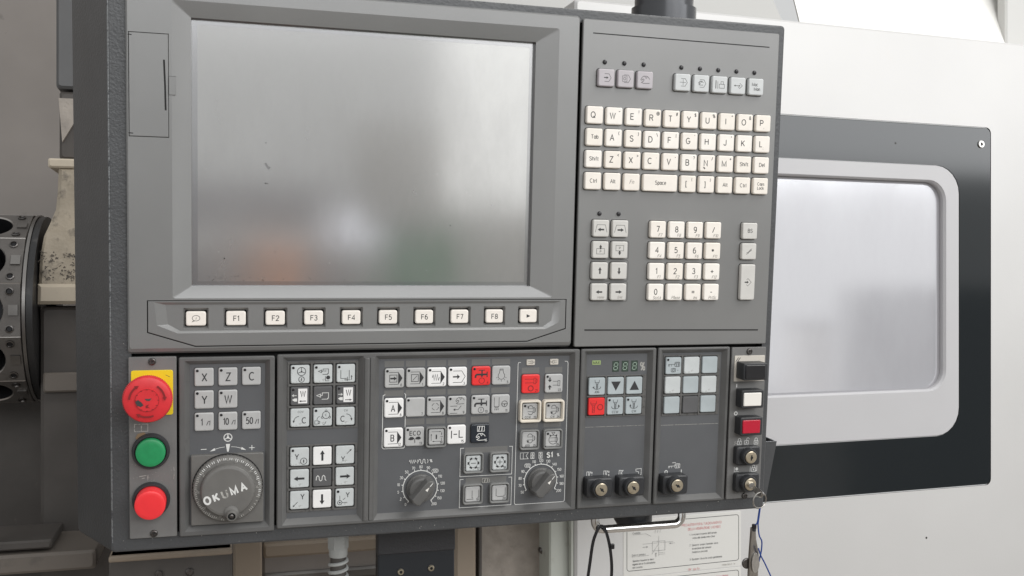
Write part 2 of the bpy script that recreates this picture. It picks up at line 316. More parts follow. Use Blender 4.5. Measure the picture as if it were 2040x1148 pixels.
# ------------------------------------------------------------------ a plain stroke alphabet, unit cap height, y up
def AR(cx, cy, rx, ry, a0, a1, n=8): return [(cx + rx * math.cos(R(a0 + (a1 - a0) * i / n)), cy + ry * math.sin(R(a0 + (a1 - a0) * i / n))) for i in range(n + 1)]
def OV(cx, cy, rx, ry, n=16): return AR(cx, cy, rx, ry, 90, 450, n)
def glyph_table():
    G = {}
    def g(c, w, *st): G[c] = (w, st)
    g('A', .70, [(0, 0), (.35, 1), (.70, 0)], [(.13, .36), (.57, .36)])
    g('B', .60, [(0, 0), (0, 1), (.34, 1)] + AR(.34, .76, .22, .24, 90, -90) + [(0, .52)], [(0, 0), (.36, 0)] + AR(.36, .26, .24, .26, -90, 90) + [(0, .52)])
    g('C', .72, AR(.38, .5, .38, .5, 48, 312, 16)); g('D', .66, [(0, 0), (0, 1), (.26, 1)] + AR(.26, .5, .40, .5, 90, -90, 12) + [(0, 0)])
    g('E', .56, [(.56, 0), (0, 0), (0, 1), (.56, 1)], [(0, .53), (.50, .53)]); g('F', .54, [(0, 0), (0, 1), (.54, 1)], [(0, .53), (.46, .53)])
    g('G', .76, AR(.38, .5, .38, .5, 48, 340, 16) + [(.74, .46), (.42, .46)]); g('H', .64, [(0, 0), (0, 1)], [(.64, 0), (.64, 1)], [(0, .53), (.64, .53)])
    g('I', .06, [(.03, 0), (.03, 1)]); g('J', .46, [(.46, 1), (.46, .24)] + AR(.23, .24, .23, .24, 0, -180)); g('K', .62, [(0, 0), (0, 1)], [(.60, 1), (0, .36)], [(.20, .57), (.62, 0)])
    g('L', .50, [(0, 1), (0, 0), (.50, 0)]); g('M', .80, [(0, 0), (0, 1), (.40, .08), (.80, 1), (.80, 0)]); g('N', .64, [(0, 0), (0, 1), (.64, 0), (.64, 1)])
    g('O', .78, OV(.39, .5, .39, .5)); g('P', .60, [(0, 0), (0, 1), (.34, 1)] + AR(.34, .73, .25, .27, 90, -90) + [(0, .46)]); g('Q', .78, OV(.39, .5, .39, .5), [(.44, .26), (.78, -.06)])
    g('R', .64, [(0, 0), (0, 1), (.36, 1)] + AR(.36, .74, .25, .26, 90, -90) + [(0, .48)], [(.36, .48), (.62, 0)])
    g('S', .62, AR(.31, .745, .27, .255, 20, 200, 9) + [(.12, .60), (.50, .44)] + AR(.31, .26, .30, .26, 35, -160, 10)); g('T', .62, [(0, 1), (.62, 1)], [(.31, 1), (.31, 0)])
    g('U', .64, [(0, 1), (0, .32)] + AR(.32, .32, .32, .32, 180, 360, 10) + [(.64, 1)]); g('V', .66, [(0, 1), (.33, 0), (.66, 1)]); g('W', .96, [(0, 1), (.24, 0), (.48, .96), (.72, 0), (.96, 1)])
    g('X', .64, [(0, 0), (.64, 1)], [(0, 1), (.64, 0)]); g('Y', .66, [(0, 1), (.33, .46), (.66, 1)], [(.33, .46), (.33, 0)]); g('Z', .62, [(.02, 1), (.60, 1), (0, 0), (.62, 0)])
    g('0', .54, OV(.27, .5, .27, .5)); g('1', .26, [(0, .78), (.22, 1), (.22, 0)]); g('2', .54, AR(.27, .73, .26, .27, 170, -30, 10) + [(0, 0), (.54, 0)])
    g('3', .54, AR(.26, .755, .23, .245, 160, -75, 10) + [(.20, .52)], [(.20, .52), (.28, .52)] + AR(.26, .26, .27, .26, 85, -160, 10)); g('4', .58, [(.44, 0), (.44, 1), (0, .28), (.58, .28)])
    g('5', .54, [(.48, 1), (.10, 1), (.05, .55)] + AR(.25, .32, .28, .32, 135, -150, 12)); g('6', .54, AR(.27, .31, .26, .31, 90, 450, 14), AR(.36, .42, .35, .58, 75, 180, 8)); g('7', .52, [(0, 1), (.52, 1), (.22, 0)])
    g('8', .54, OV(.27, .755, .22, .245, 14), OV(.27, .26, .27, .26, 14)); g('9', .54, OV(.27, .69, .26, .31, 14), AR(.18, .58, .35, .58, 0, -105, 8))
    x = .72
    g('a', .46, OV(.22, .36, .22, .36, 12), [(.46, .72), (.46, 0)]); g('b', .46, [(0, 1), (0, 0)], OV(.24, .36, .22, .36, 12)); g('c', .44, AR(.24, .36, .24, .36, 50, 310, 10)); g('d', .46, OV(.22, .36, .22, .36, 12), [(.46, 1), (.46, 0)])
    g('e', .46, [(0, .38), (.46, .38)] + AR(.23, .36, .23, .36, 0, 310, 12)); g('f', .26, AR(.26, .82, .14, .18, 90, 180, 4) + [(.12, 0)], [(0, .70), (.26, .70)]); g('g', .46, OV(.22, .36, .22, .36, 12), [(.46, .72), (.46, -.08)] + AR(.23, -.08, .23, .2, 0, -160, 6))
    g('h', .44, [(0, 1), (0, 0)], [(0, .44)] + AR(.22, .48, .22, .24, 170, 0, 6) + [(.44, 0)]); g('i', .06, [(.03, .72), (.03, 0)], [(.03, .90), (.03, 1)]); g('j', .12, [(.10, .72), (.10, -.2)], [(.10, .9), (.10, 1)]); g('k', .42, [(0, 1), (0, 0)], [(.40, .72), (0, .26)], [(.14, .42), (.42, 0)])
    g('l', .06, [(.03, 1), (.03, 0)]); g('m', .72, [(0, .72), (0, 0)], [(0, .46)] + AR(.18, .50, .18, .22, 170, 0, 5) + [(.36, 0)], [(.36, .46)] + AR(.54, .50, .18, .22, 170, 0, 5) + [(.72, 0)]); g('n', .44, [(0, .72), (0, 0)], [(0, .44)] + AR(.22, .48, .22, .24, 170, 0, 6) + [(.44, 0)])
    g('o', .48, OV(.24, .36, .24, .36, 12)); g('p', .46, [(0, .72), (0, -.26)], OV(.24, .36, .22, .36, 12)); g('q', .46, OV(.22, .36, .22, .36, 12), [(.46, .72), (.46, -.26)]); g('r', .26, [(0, .72), (0, 0)], [(0, .42), (.10, .64), (.26, .70)])
    g('s', .42, AR(.21, .54, .18, .18, 30, 200, 6) + [(.10, .42), (.32, .30)] + AR(.21, .18, .21, .18, 30, -160, 7)); g('t', .26, [(.11, .92), (.11, .10), (.26, 0)], [(0, .70), (.26, .70)]); g('u', .44, [(0, .72), (0, .24)] + AR(.22, .24, .22, .24, 180, 360, 6), [(.44, .72), (.44, 0)])
    g('v', .44, [(0, .72), (.22, 0), (.44, .72)]); g('w', .66, [(0, .72), (.16, 0), (.33, .68), (.5, 0), (.66, .72)]); g('x', .44, [(0, 0), (.44, .72)], [(0, .72), (.44, 0)]); g('y', .44, [(0, .72), (.22, 0)], [(.44, .72), (.14, -.26)]); g('z', .42, [(0, .72), (.42, .72), (0, 0), (.42, 0)])
    g(' ', .26); g('.', .10, [(.05, 0), (.05, .10)]); g(',', .12, [(.10, .10), (.03, -.14)]); g(':', .10, [(.05, 0), (.05, .1)], [(.05, .55), (.05, .65)]); g(';', .12, [(.08, .1), (.03, -.14)], [(.08, .55), (.08, .65)])
    g("'", .06, [(.03, 1), (.03, .74)]); g('"', .22, [(.03, 1), (.03, .74)], [(.19, 1), (.19, .74)]); g('!', .06, [(.03, 1), (.03, .28)], [(.03, 0), (.03, .1)]); g('-', .34, [(0, .42), (.34, .42)]); g('+', .56, [(0, .46), (.56, .46)], [(.28, .18), (.28, .74)])
    g('=', .56, [(0, .34), (.56, .34)], [(0, .60), (.56, .60)]); g('*', .44, [(.22, .3), (.22, .8)], [(0, .42), (.44, .68)], [(0, .68), (.44, .42)]); g('/', .40, [(0, 0), (.40, 1)]); g('\\', .40, [(0, 1), (.40, 0)]); g('|', .06, [(.03, 1), (.03, -.1)])
    g('(', .20, AR(.42, .45, .40, .62, 120, 240, 8)); g(')', .20, AR(-.22, .45, .40, .62, 60, -60, 8)); g('[', .20, [(.2, 1), (0, 1), (0, -.15), (.2, -.15)]); g(']', .20, [(0, 1), (.2, 1), (.2, -.15), (0, -.15)])
    g('{', .22, [(.22, 1), (.1, .95), (.1, .55), (0, .43), (.1, .3), (.1, -.1), (.22, -.15)]); g('}', .22, [(0, 1), (.12, .95), (.12, .55), (.22, .43), (.12, .3), (.12, -.1), (0, -.15)])
    g('<', .46, [(.46, .72), (0, .42), (.46, .12)]); g('>', .46, [(0, .72), (.46, .42), (0, .12)]); g('?', .46, AR(.23, .76, .22, .24, 170, -60, 8) + [(.23, .42), (.23, .26)], [(.23, 0), (.23, .1)]); g('^', .40, [(0, .62), (.2, .95), (.4, .62)]); g('~', .46, [(0, .40), (.12, .52), (.34, .38), (.46, .50)])
    g('@', .90, OV(.45, .4, .45, .52, 16), OV(.44, .42, .2, .24, 10), [(.64, .62), (.66, .24), (.82, .26)]); g('#', .58, [(.16, 0), (.26, 1)], [(.36, 0), (.46, 1)], [(0, .34), (.54, .34)], [(.04, .66), (.58, .66)]); g('$', .56, AR(.28, .70, .24, .2, 20, 200, 8) + [(.46, .42)] + AR(.28, .26, .26, .2, 30, -160, 8), [(.28, 1.06), (.28, -.06)])
    g('%', .80, OV(.18, .76, .17, .22, 10), OV(.62, .24, .17, .22, 10), [(.16, 0), (.64, 1)]); g('&', .66, [(.64, 0), (.14, .66)] + AR(.29, .78, .18, .2, 200, -20, 8) + [(.06, .34)] + AR(.26, .22, .24, .22, 160, 350, 8) + [(.62, .48)])
    return G
GLYPH = glyph_table()

# ------------------------------------------------------------------ tagging
def thing(name, label, cat, loc, rot=(0, 0, 0), group=None):
    o = bpy.data.objects.new(name, None); col.objects.link(o); o.empty_display_size = .05
    o.location = (loc[0] * .001, loc[1] * .001, (loc[2] + Z0) * .001); o.rotation_euler = rot
    o['label'] = label; o['category'] = cat
    if group: o['group'] = group
    return o
def structure(o): o['kind'] = 'structure'; return o

# ================================================================== setting behind the console
def flat(name, x0, x1, y0, y1, z0, z1, m, b=1.0):
    mb = MB(); wbox(mb, x0, x1, y0, y1, z0, z1, m, b); o = mb.build(name); o.location.z += Z0 * .001; return structure(o)
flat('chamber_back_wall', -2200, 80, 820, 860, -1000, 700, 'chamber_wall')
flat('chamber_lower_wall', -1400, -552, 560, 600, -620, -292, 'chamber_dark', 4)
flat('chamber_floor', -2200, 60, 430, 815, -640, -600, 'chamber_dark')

# ------------------------------------------------------------------ machine door (right)
DO = (300, 300)                      # point on the door plane, turned 3 degrees
door = thing('machine_door', 'white machine door with black bordered grey window, right of the console', 'machine door', (300, 300, -900), (0, 0, R(3)))
DZ = (0, -900, 0)                    # children are drawn relative to keyboard height
def dpart(name, mb, parent=None): return mb.build(name, parent or door, DZ if parent is None else (0, 0, 0))
mb = MB()
loft(mb, [(rrb(-217, 1500, -198, 900, 4, 3), 60), (rrb(-217, 1500, -198, 900, 4, 3), 3), (rrb(-214, 1497, -195, 897, 4, 3), 0)], 'door_paint', False)
WB = rrb(-150, 443, -70.5, 453.5, 9, 4)
holed(mb, rrb(-214, 1497, -195, 897, 4, 3), [WB], 0, 'door_paint')
loft(mb, [(WB, 0), (WB, 2.2)], 'black_gap', False)
panel_o = dpart('door_panel', mb)
mb = MB()       # glossy black border, a hair proud
WF = rrb(-140, 384, -11.2, 377.5, 40, 6); b1 = rrb(-148.5, 441.5, -69, 452, 8, 4); b2 = rrb(-147.5, 440.5, -68, 451, 7.5, 4)
loft(mb, [(b1, 2), (b1, -0.2), (b2, -1.2)], 'door_black', False); holed(mb, b2, [WF], -1.2, 'door_black')
loft(mb, [(WF, -1.2), (WF, 1.5)], 'door_black', False)
ink = Ink(mb, -1.3, 'smudge'); 
for u, v in ((271, -39.4), ): ink.disc(u, v, 1.5)
border_o = dpart('window_border', mb)
mb = MB()       # grey inner frame
WG = rrb(-120, 360, 10.2, 312.5, 30, 6); wf1 = rrb(-139.4, 383.4, -10.6, 376.9, 39.5, 6); wf2 = rrb(-138.4, 382.4, -9.6, 375.9, 38.5, 6)
loft(mb, [(wf1, 2), (wf1, -.4), (wf2, -1.4)], 'window_gray', False); holed(mb, wf2, [WG], -1.4, 'window_gray')
WG2 = rrb(-116, 357.5, 12.5, 310, 28, 6); loft(mb, [(WG, -1.4), (WG2, 2.0), (WG2, 12)], 'window_gray', False)
dpart('window_frame', mb)
mb = MB(); loft(mb, [(rrb(-118, 359, 11, 311.5, 29, 6), 14), (rrb(-118, 359, 11, 311.5, 29, 6), 9)], 'door_glass', True)
dpart('window_glass', mb)
mb = MB(); gk = rrb(-117, 358, 12, 310.5, 28.5, 6); gi = rrb(-110, 353, 16.5, 307.5, 25, 6); loft(mb, [(gk, 8.6), (gi, 8.9)], 'edge_shade_gray', False); dpart('window_edge_shade', mb)  # flat grey ring that paints the soft shading at the glass edge
mb = MB(); lathe(mb, 423, -45, [(5.6, 0), (5.6, -2.4), (4.8, -3.2), (2.6, -3.2), (2.2, -2.0)], 'steel', 24, True, 'ink_gray'); dpart('bolt', mb)
mb = MB(); Ink(mb, -.1, 'black_gap').disc(325.8, 521.8, 1.6); dpart('drill_hole', mb)
# folded edge left of the door
mb = MB(); box(mb, -246, -219, -150, 900, 14, 60, 'greenish_paint', 2); 
box(mb, -221, -217.3, -150, 900, 4, 13, 'greenish_paint', .5); dpart('door_edge', mb)
# instruction labels
def sticker(y0, y1, lines, draw):
    mb = MB(); box(mb, -151, 21, y0, y1, -0.5, 0.2, 'paper_label', .15, 2)
    ink = Ink(mb, -0.62, 'print_gray'); draw(ink); return dpart('instruction_label', mb)
def st1(k):
    k.line(rrb(-146, 17.5, 465.5, 526, 3.5, 4), .7, True, 'ink_gray')
    k.text('PRECAUZIONI PER IL FUNZIONAMENTO', -38, 473.5, 3.0, 'print_red', .82, align='c'); k.text('DELLA MISURAZIONE UTENSILE', -34, 479.2, 3.0, 'print_red', .84)
    for i, (t, x) in enumerate((("1. Avvicinare la punta dell'utensile", -56), ('    vicino alla sonda entro 2mm', -56), (None, 0), ("2. Spostare sempre l'utensile verso", -56), ('    la mezzeria del sensore', -56), ('    (sinistra a sinistra)', -56), (None, 0), ('3. Spostare il braccio sonda gentilmente', -56))):
        if t: k.text(t, x, 486.5 + i * 4.6, 2.3, 'print_gray', .92, align='l')
    for i, t in enumerate(('Spostare la punta se dann-', 'eggiata da un funzionamento', 'non corretto')): k.text(t, -138, 513.5 + i * 4.2, 2.2, 'print_gray', .9, align='l')
    k.text('Contatto', -138, 478, 2.2, 'print_gray', align='l'); k.line([(-138, 480), (-119, 480), (-112, 484)], .3)
    k.rect(-110, 491, -92, 503, .35); k.line([(-101, 484), (-101, 510)], .3); k.line([(-124, 493), (-80, 493)], .3)
    k.arrow(-124, 497, -116, 497, .5, 1.8, 2.4); k.arrow(-78, 495, -86, 495, .5, 1.8, 2.4); k.line([(-111, 507), (-101, 494)], .3)
    k.arrow(-105, 511, -105, 505, .5, 1.8, 2.4); k.line([(-101, 506), (-92, 506)], .3); k.line([(-101, 508), (-92, 508)], .3)
    k.text('Centro sensore', -139, 506, 2.2, 'print_gray', align='l'); k.line([(-139, 508), (-115, 508)], .3)
    for dx in (-3.5, 0, 3.5): k.line([(-102 + dx, 475), (-103 + dx, 480)], .3)
    k.text('H1286-1101-41   10', 2, 530, 1.8, 'ink_faint')
    k.text('OK  sip-To', -50, 531.5, 2.6, 'print_red')
sticker(461, 534, 0, st1)
def st2(k):
    k.line(rrb(-146, 17.5, 539, 600, 3.5, 4), .7, True, 'ink_gray')
    k.text('Procedura installazione apparecchiatura', -22, 544.5, 2.6, 'print_red', .8); k.text('Reset sonda', 0, 551, 2.4, 'print_gray')
sticker(535, 606, 0, st2)

# ------------------------------------------------------------------ white top covers above the door
t = thing('machine_top_cover', 'pale grey curved machine top cover with seam above the white door', 'machine cover', (600, 500, 190))
mb = MB()
prof = [(452, 190), (460, 212), (480, 226), (540, 238), (700, 260), (900, 330), (960, 480), (965, 900)]
def sheet(mb, x0, x1, prof, m, slant=0.0):
    vs = []; n = len(prof)
    for x, s in ((x0, 0), (x1, slant)):
        vs += [(x - s * (pz - 240) - 600, -(pz - 190), py - 500) for py, pz in prof]
    mb.add(vs, [(i, i + 1, n + i + 1, n + i) for i in range(n - 1)], m)
    vs2 = [(x, y - 0.0, z + 4) for x, y, z in vs]; mb.add(vs2, [(i, n + i, n + i + 1, i + 1) for i in range(n - 1)], m)
sheet(mb, -300, 790, prof, 'cover_gray', .22); mb.build('cover_panel', t)
mb = MB(); sheet(mb, 794, 2100, [(py - 6, pz + 3) for py, pz in prof], 'cover_white', 0); 
mb.build('cover_panel', t)
mb = MB(); box(mb, 700, 1500, -900, 60, 405, 430, 'post_pale', 4); mb.build('cover_post', t)

# ------------------------------------------------------------------ left: turret, casting, chamber
tr_ = thing('tool_turret', 'dark steel tool turret drum with round bores, at the left edge', 'tool turret', (-640, 474, -190 - 130))
TO = (0, -130, 0)                    # drum centre relative to the base
mb = MB(); AP = 114.0; hs = AP * math.tan(R(15)); bolts = []
for k in range(12):
    a = R(30 * k)
    def fmap(u, v, d, a=a):          # u along the axis, v along the facet, d outwards -> x, y(down), z
        rad = AP + d; zz = -rad * math.cos(a) + v * math.sin(a); yy = -(rad * math.sin(a) + v * math.cos(a))
        return (u, yy, zz)
    outer = [(-40, -hs), (78, -hs), (78, hs), (-40, hs)]; inner = [(-39.3, -hs + .8), (77.2, -hs + .8), (77.2, hs - .8), (-39.3, hs - .8)]
    hole = circ(35, 0, 25, 28); tri = tessellate_polygon([[Vector((x, y, 0)) for x, y in inner], [Vector((x, y, 0)) for x, y in hole]])
    pts = inner + hole; mb.add([fmap(u, v, 0) for u, v in pts], [tuple(q) for q in tri], 'turret_steel')
    o2 = [fmap(u, v, -.9) for u, v in outer] + [fmap(u, v, 0) for u, v in inner]
    mb.add(o2, [(i, (i + 1) % 4, 4 + (i + 1) % 4, 4 + i) for i in range(4)], 'polished_edge')
    n = 28; vs = [fmap(u, v, 0) for u, v in hole] + [fmap(u, v, -1.5) for u, v in circ(35, 0, 23.9, 28)] + [fmap(u, v, -45) for u, v in circ(35, 0, 23.9, 28)]
    mb.add(vs, [(i, (i + 1) % n, n + (i + 1) % n, n + i) for i in range(n)], 'polished_edge'); mb.add(vs, [(n + i, n + (i + 1) % n, 2 * n + (i + 1) % n, 2 * n + i) for i in range(n)], 'turret_bore')
    mb.add(vs[2 * n:], [tuple(range(n))], 'turret_bore')
    if k in (0, 1, 2, 11, 10): bolts.append((fmap, k))
endl = [(78, -AP * math.sin(R(30 * k + 15)) / math.cos(R(15)), -AP * math.cos(R(30 * k + 15)) / math.cos(R(15))) for k in range(12)]
mb.add(endl, [tuple(range(12))], 'turret_steel')
mb.build('drum', tr_, TO, 20)
for fmap, k in bolts:
    for u, v in ((66, -hs + 9), (66, hs - 9)):
        mb = MB(); n = 14
        rings = [[fmap(u + dx, v + dy, d) for dx, dy in circ(0, 0, r, n)] for r, d in ((4.6, 0.1), (4.6, 1.6), (3.4, 2.0), (2.6, 0.4))]
        vs = sum(rings, []); mb.add(vs, [(q * n + i, q * n + (i + 1) % n, (q + 1) * n + (i + 1) % n, (q + 1) * n + i) for q in range(3) for i in range(n)], 'screw_steel')
        mb.add(rings[-1], [tuple(range(n))], 'turret_bore'); mb.build('bolt', tr_, TO)
    mb = MB(); b = [fmap(u, v, d) for d in (.1, 2.2) for u, v in ((65, -6), (75, -6), (75, 6), (65, 6))]
    mb.add(b, [(4, 5, 6, 7), (0, 1, 5, 4), (1, 2, 6, 5), (2, 3, 7, 6), (3, 0, 4, 7)], 'ring_steel'); mb.build('locating_key', tr_, TO)
def xdisc(mb, x0, x1, r0, r1, m, n=64):
    rings = [[(x, r * math.sin(2 * math.pi * i / n), -r * math.cos(2 * math.pi * i / n)) for i in range(n)] for x, r in ((x0, r0), (x0, r1), (x1, r1), (x1, r0))]
    vs = sum(rings, []); mb.add(vs, [(q * n + i, q * n + (i + 1) % n, (q + 1) * n + (i + 1) % n, (q + 1) * n + i) for q in range(3) for i in range(n)], m)
mb = MB(); xdisc(mb, 79, 82.5, 60, 116, 'ring_steel'); mb.build('clamp_ring', tr_, TO)
mb = MB(); xdisc(mb, 83, 90, 60, 114, 'rubber_ring'); mb.build('seal_ring', tr_, TO)

ct = thing('turret_casting', 'rough beige cast iron arm behind the turret, cut off by the console', 'machine casting', (-500, 500, -184))
def poly_prism(mb, pts, y0, y1, m, b=3.0):
    """pts (x, z up) clockwise seen from the front; front at y0"""
    lp = [(x + 500, -(z + 184)) for x, z in pts]
    cx = sum(p[0] for p in lp) / len(lp); cy = sum(p[1] for p in lp) / len(lp)
    ins = [(x + (b if x < cx else -b), y + (b if y < cy else -b)) for x, y in lp]
    loft(mb, [(lp, y1 - 500), (lp, y0 + b - 500)], m, False); loft(mb, [(lp, y0 + b - 500), (ins, y0 - 500)], m, False)
    tri = tessellate_polygon([[Vector((x, y, 0)) for x, y in ins]]); mb.add(P3(ins, y0 - 500), [tuple(q) for q in tri], m)
mb = MB(); poly_prism(mb, [(-430, -20), (-527, -22), (-528, -50), (-530, -72), (-537, -90), (-543, -104), (-547, -127), (-548.3, -150), (-548.8, -166), (-430, -166)], 390, 500, 'casting', 4)
k = Ink(mb, -110.1, 'pit_dark')
for i in range(95):
    x, z = random.uniform(-46, -9), random.uniform(-122, -156)
    if abs(x + 27) < 3 and random.random() < .7: continue
    pt = [(x, -(z + 184))]
    for q in range(random.randint(2, 4)): pt.append((pt[-1][0] + random.uniform(-1.4, 2.2), pt[-1][1] + random.uniform(-1.2, 1.6)))
    k.line(pt, random.uniform(.5, 1.1))
mb.build('arm', ct)
mb = MB(); poly_prism(mb, [(-430, -160), (-548.9, -160), (-549.2, -184), (-430, -184)], 385, 505, 'casting_clean', 4); mb.build('foot_flange', ct)
mb = MB(); wb = lambda x0, x1, y0, y1, z0, z1, m, b=1.5: wbox(mb, x0 + 500, x1 + 500, y0 - 500, y1 - 500, z0 + 184, z1 + 184, m, b)
wb(-538, -430, 388, 500, -23, -12, 'casting_clean', 2); mb.build('top_flange', ct)
sp = thing('slide_column', 'dim grey upright behind the casting, left of the console', 'machine column', (-490, 430, -11))
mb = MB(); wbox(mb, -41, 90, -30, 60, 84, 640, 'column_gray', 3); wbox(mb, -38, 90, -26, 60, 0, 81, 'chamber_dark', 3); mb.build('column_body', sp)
mb = MB(); poly = [(-38, -72), (80, -72), (80, -45), (-20, -45), (-34, -20), (-36, -45)]
loft(mb, [([(x, y) for x, y in poly], -24), ([(x, y) for x, y in poly], -31)], 'taupe_steel', False); tri = tessellate_polygon([[Vector((x, y, 0)) for x, y in poly]]); mb.add(P3(poly, -31), [tuple(q) for q in tri], 'taupe_steel'); mb.build('guide_plate', sp)
def simple(name, label, cat, x0, x1, y0, y1, z0, z1, m, b=2.0, extra=None):
    cx = (x0 + x1) / 2; t = thing(name, label, cat, (cx, y0, z0)); mb = MB(); wbox(mb, x0 - cx, x1 - cx, 0, y1 - y0, 0, z1 - z0, m, b)
    mb.build('body', t)
    if extra: extra(t, cx, y0, z0)
    return t
simple('guide_bar', 'short brown bar below the casting, left of the console', 'machine bar', -544, -430, 392, 401, -288, -265, 'guard_brown')
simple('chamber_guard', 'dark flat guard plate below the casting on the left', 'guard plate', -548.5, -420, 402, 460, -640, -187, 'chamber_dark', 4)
def ledge_extra(t, cx, y0, z0):
    mb = MB(); wbox(mb, -150, 96, 8, 90, 24, 34, 'chamber_dark', 2); mb.build('lip', t)
simple('chamber_ledge', 'beige brown sloping ledge in the bottom left corner', 'machine ledge', -760, -476, 300, 420, -476, -455, 'guard_brown', 3, ledge_extra)
def beam_extra(t, cx, y0, z0):
    mb = MB(); wbox(mb, -60.5, 60.5, -4, 30, 82, 88, 'beige_paint', 1.5); mb.build('top_strip', t)
    for dx in (-24, 6): 
        mb = MB(); lathe(mb, dx + 12, -66, [(4, .2), (4, -2), (3, -3)], 'screw_steel', 12); mb.build('screw', t)
simple('bed_beam', 'dark brown beam with pale top strip under the console, bottom left', 'machine beam', -452, -331, 200, 330, -526, -438, 'chamber_dark', 2, beam_extra)
simple('bed_block', 'brown upright block beside the dark beam under the console', 'machine block', -328, -293, 400, 470, -640, -470, 'beige_paint', 3)
def rail_extra(t, cx, y0, z0):
    mb = MB(); wbox(mb, -125, 125, -12, 30, 128, 146, 'beige_paint', 3); mb.build('upper_rail', t)
    mb = MB(); wbox(mb, -125, 125, -6, 30, 92, 106, 'ring_steel', 3); mb.build('lower_rail', t)
simple('bed_rails', 'brown horizontal rails behind the flexible conduit', 'machine rail', -291, -40, 440, 520, -640, -490, 'chamber_wall', 3, rail_extra)
simple('beige_post', 'narrow beige upright post right of the black box', 'machine post', -62, -34, 330, 400, -900, -380, 'beige_paint', 4)
def guard_extra(t, cx, y0, z0):
    mb = MB(); wbox(mb, -51, -47, -6, 2, 0, 520, 'chamber_dark', 1); mb.build('seam_strip', t)
    mb = MB(); wbox(mb, 36, 44, -14, 2, 340, 415, 'greenish_paint', 1.5); mb.build('hinge', t)
    mb = MB(); lathe(mb, 33, -398, [(4.5, -2), (4.5, -9), (3, -11)], 'screw_steel', 10); mb.build('screw', t)
simple('taupe_guard', 'mottled taupe sheet metal panel left of the instruction labels', 'guard panel', -30, 72, 338, 380, -900, -380, 'taupe_steel', 2, guard_extra)

# ================================================================== the control console
TH = 4.893
BASE = (-117, 396, 40)               # middle of the underside
th = R(TH)
def p2w(p):                          # panel mm -> world mm
    x, y, z = p; return (x, math.sin(th) * y + math.cos(th) * z, -math.cos(th) * y + math.sin(th) * z)
con = thing('control_console', 'grey machine control console with blank screen, keyboard and button modules', 'control console', p2w(BASE), (th, 0, 0))
NB = tuple(-v for v in BASE)
def part(name, mb, smooth=35): return mb.build(name, con, NB, smooth)

# housing
mb = MB()
loft(mb, [(rrb(-470, 206, -97, 402, 5, 3), 82), (rrb(-434.5, 202, -98.5, 397, 4, 3), 7), (rrb(-433.5, 201.4, -98, 396.4, 3.5, 3), 5), (rrb(-431.5, 200, -96.5, 395, 3, 3), 4.2)], 'hammered_paint', False, None, True)
HO = rrb(-416, 191.5, -86, 381.5, 2, 2)
holed(mb, rrb(-431.5, 200, -96.5, 395, 3, 3), [HO], 4.2, 'hammered_paint'); loft(mb, [(HO, 4.2), (HO, 16)], 'black_gap', True)
k = Ink(mb, 4.15, 'ink_worn')
for i in range(70): k.disc(random.uniform(-425, 195), random.uniform(385, 394.5), random.choice((.15, .2, .25, .45)), 6)
for i in range(14): k.disc(random.uniform(-430, -420), random.uniform(150, 390), random.choice((.15, .2, .3)), 6)
part('housing', mb)
mb = MB(); tube(mb, [(-432.6, y, 5.0) for y in range(-92, 392, 6)], .9, 'edge_highlight', 6); tube(mb, [(x, -97.4, 5.0) for x in range(-425, 200, 8)], .5, 'edge_highlight', 6); part('edge_highlight', mb)  # thin pale lines painting the highlight along the left and top housing edges
mb = MB()
for r0, r1, ya, yb in ((33, 33, -97, -116), (30, 30, -116, -420)):
    n = 40; a = [(93 + r0 * math.cos(2 * math.pi * i / n), ya, 58 + r0 * math.sin(2 * math.pi * i / n)) for i in range(n)]; b = [(93 + r1 * math.cos(2 * math.pi * i / n), yb, 58 + r1 * math.sin(2 * math.pi * i / n)) for i in range(n)]
    mb.add(a + b, [(i, (i + 1) % n, n + (i + 1) % n, n + i) for i in range(n)] + [tuple(range(n, 2 * n))], 'tube_dark')
part('support_tube', mb)
mb = MB(); n = 40
rings = [[(72 + r * math.cos(2 * math.pi * i / n), y, 44 + r * math.sin(2 * math.pi * i / n)) for i in range(n)] for r, y in ((20, 396), (20, 412), (17, 417), (9, 419))]
mb.add(sum(rings, []), [(q * n + i, q * n + (i + 1) % n, (q + 1) * n + (i + 1) % n, (q + 1) * n + i) for q in range(3) for i in range(n)] + [tuple(range(3 * n, 4 * n))], 'black_plastic')
part('swivel_boss', mb)
mb = MB()
def corner(c, d0, d1, r, k=6):
    c = Vector(c); d0 = Vector(d0); d1 = Vector(d1)
    return [tuple(c - d0 * r * (1 - math.sin(R(90) * i / k)) + d1 * r * (1 - math.cos(R(90) * i / k))) for i in range(k + 1)]
pts = [(20.5, 396, 22)] + corner((20.5, 412.5, 20), (0, 1, 0), (1, 0, 0), 9) + corner((116.5, 412.5, 20), (1, 0, 0), (0, -1, 0), 9) + [(116.5, 396, 22)]
tube(mb, pts, 4.3, 'chrome', 16); part('grab_handle', mb)
mb = MB()   # open pen pocket on the right side
o1 = [rrb(203, 224, 332, 333, .4, 1)]
L = lambda y, e, i: [(203 + i, y, 20 + i), (203 + e - i, y, 20 + i), (203 + e - i, y, 46 - i), (203 + i, y, 46 - i)]
vs = L(388, 11, 0) + L(330, 20.5, 0) + L(330, 20.5, 1.5) + L(384, 11.5, 1.5)
mb.add(vs, [(q * 4 + i, q * 4 + (i + 1) % 4, q * 4 + 4 + (i + 1) % 4, q * 4 + 4 + i) for q in range(3) for i in range(4)] + [(0, 1, 2, 3), (12, 13, 14, 15)], 'hammered_paint'); part('pen_pocket', mb)

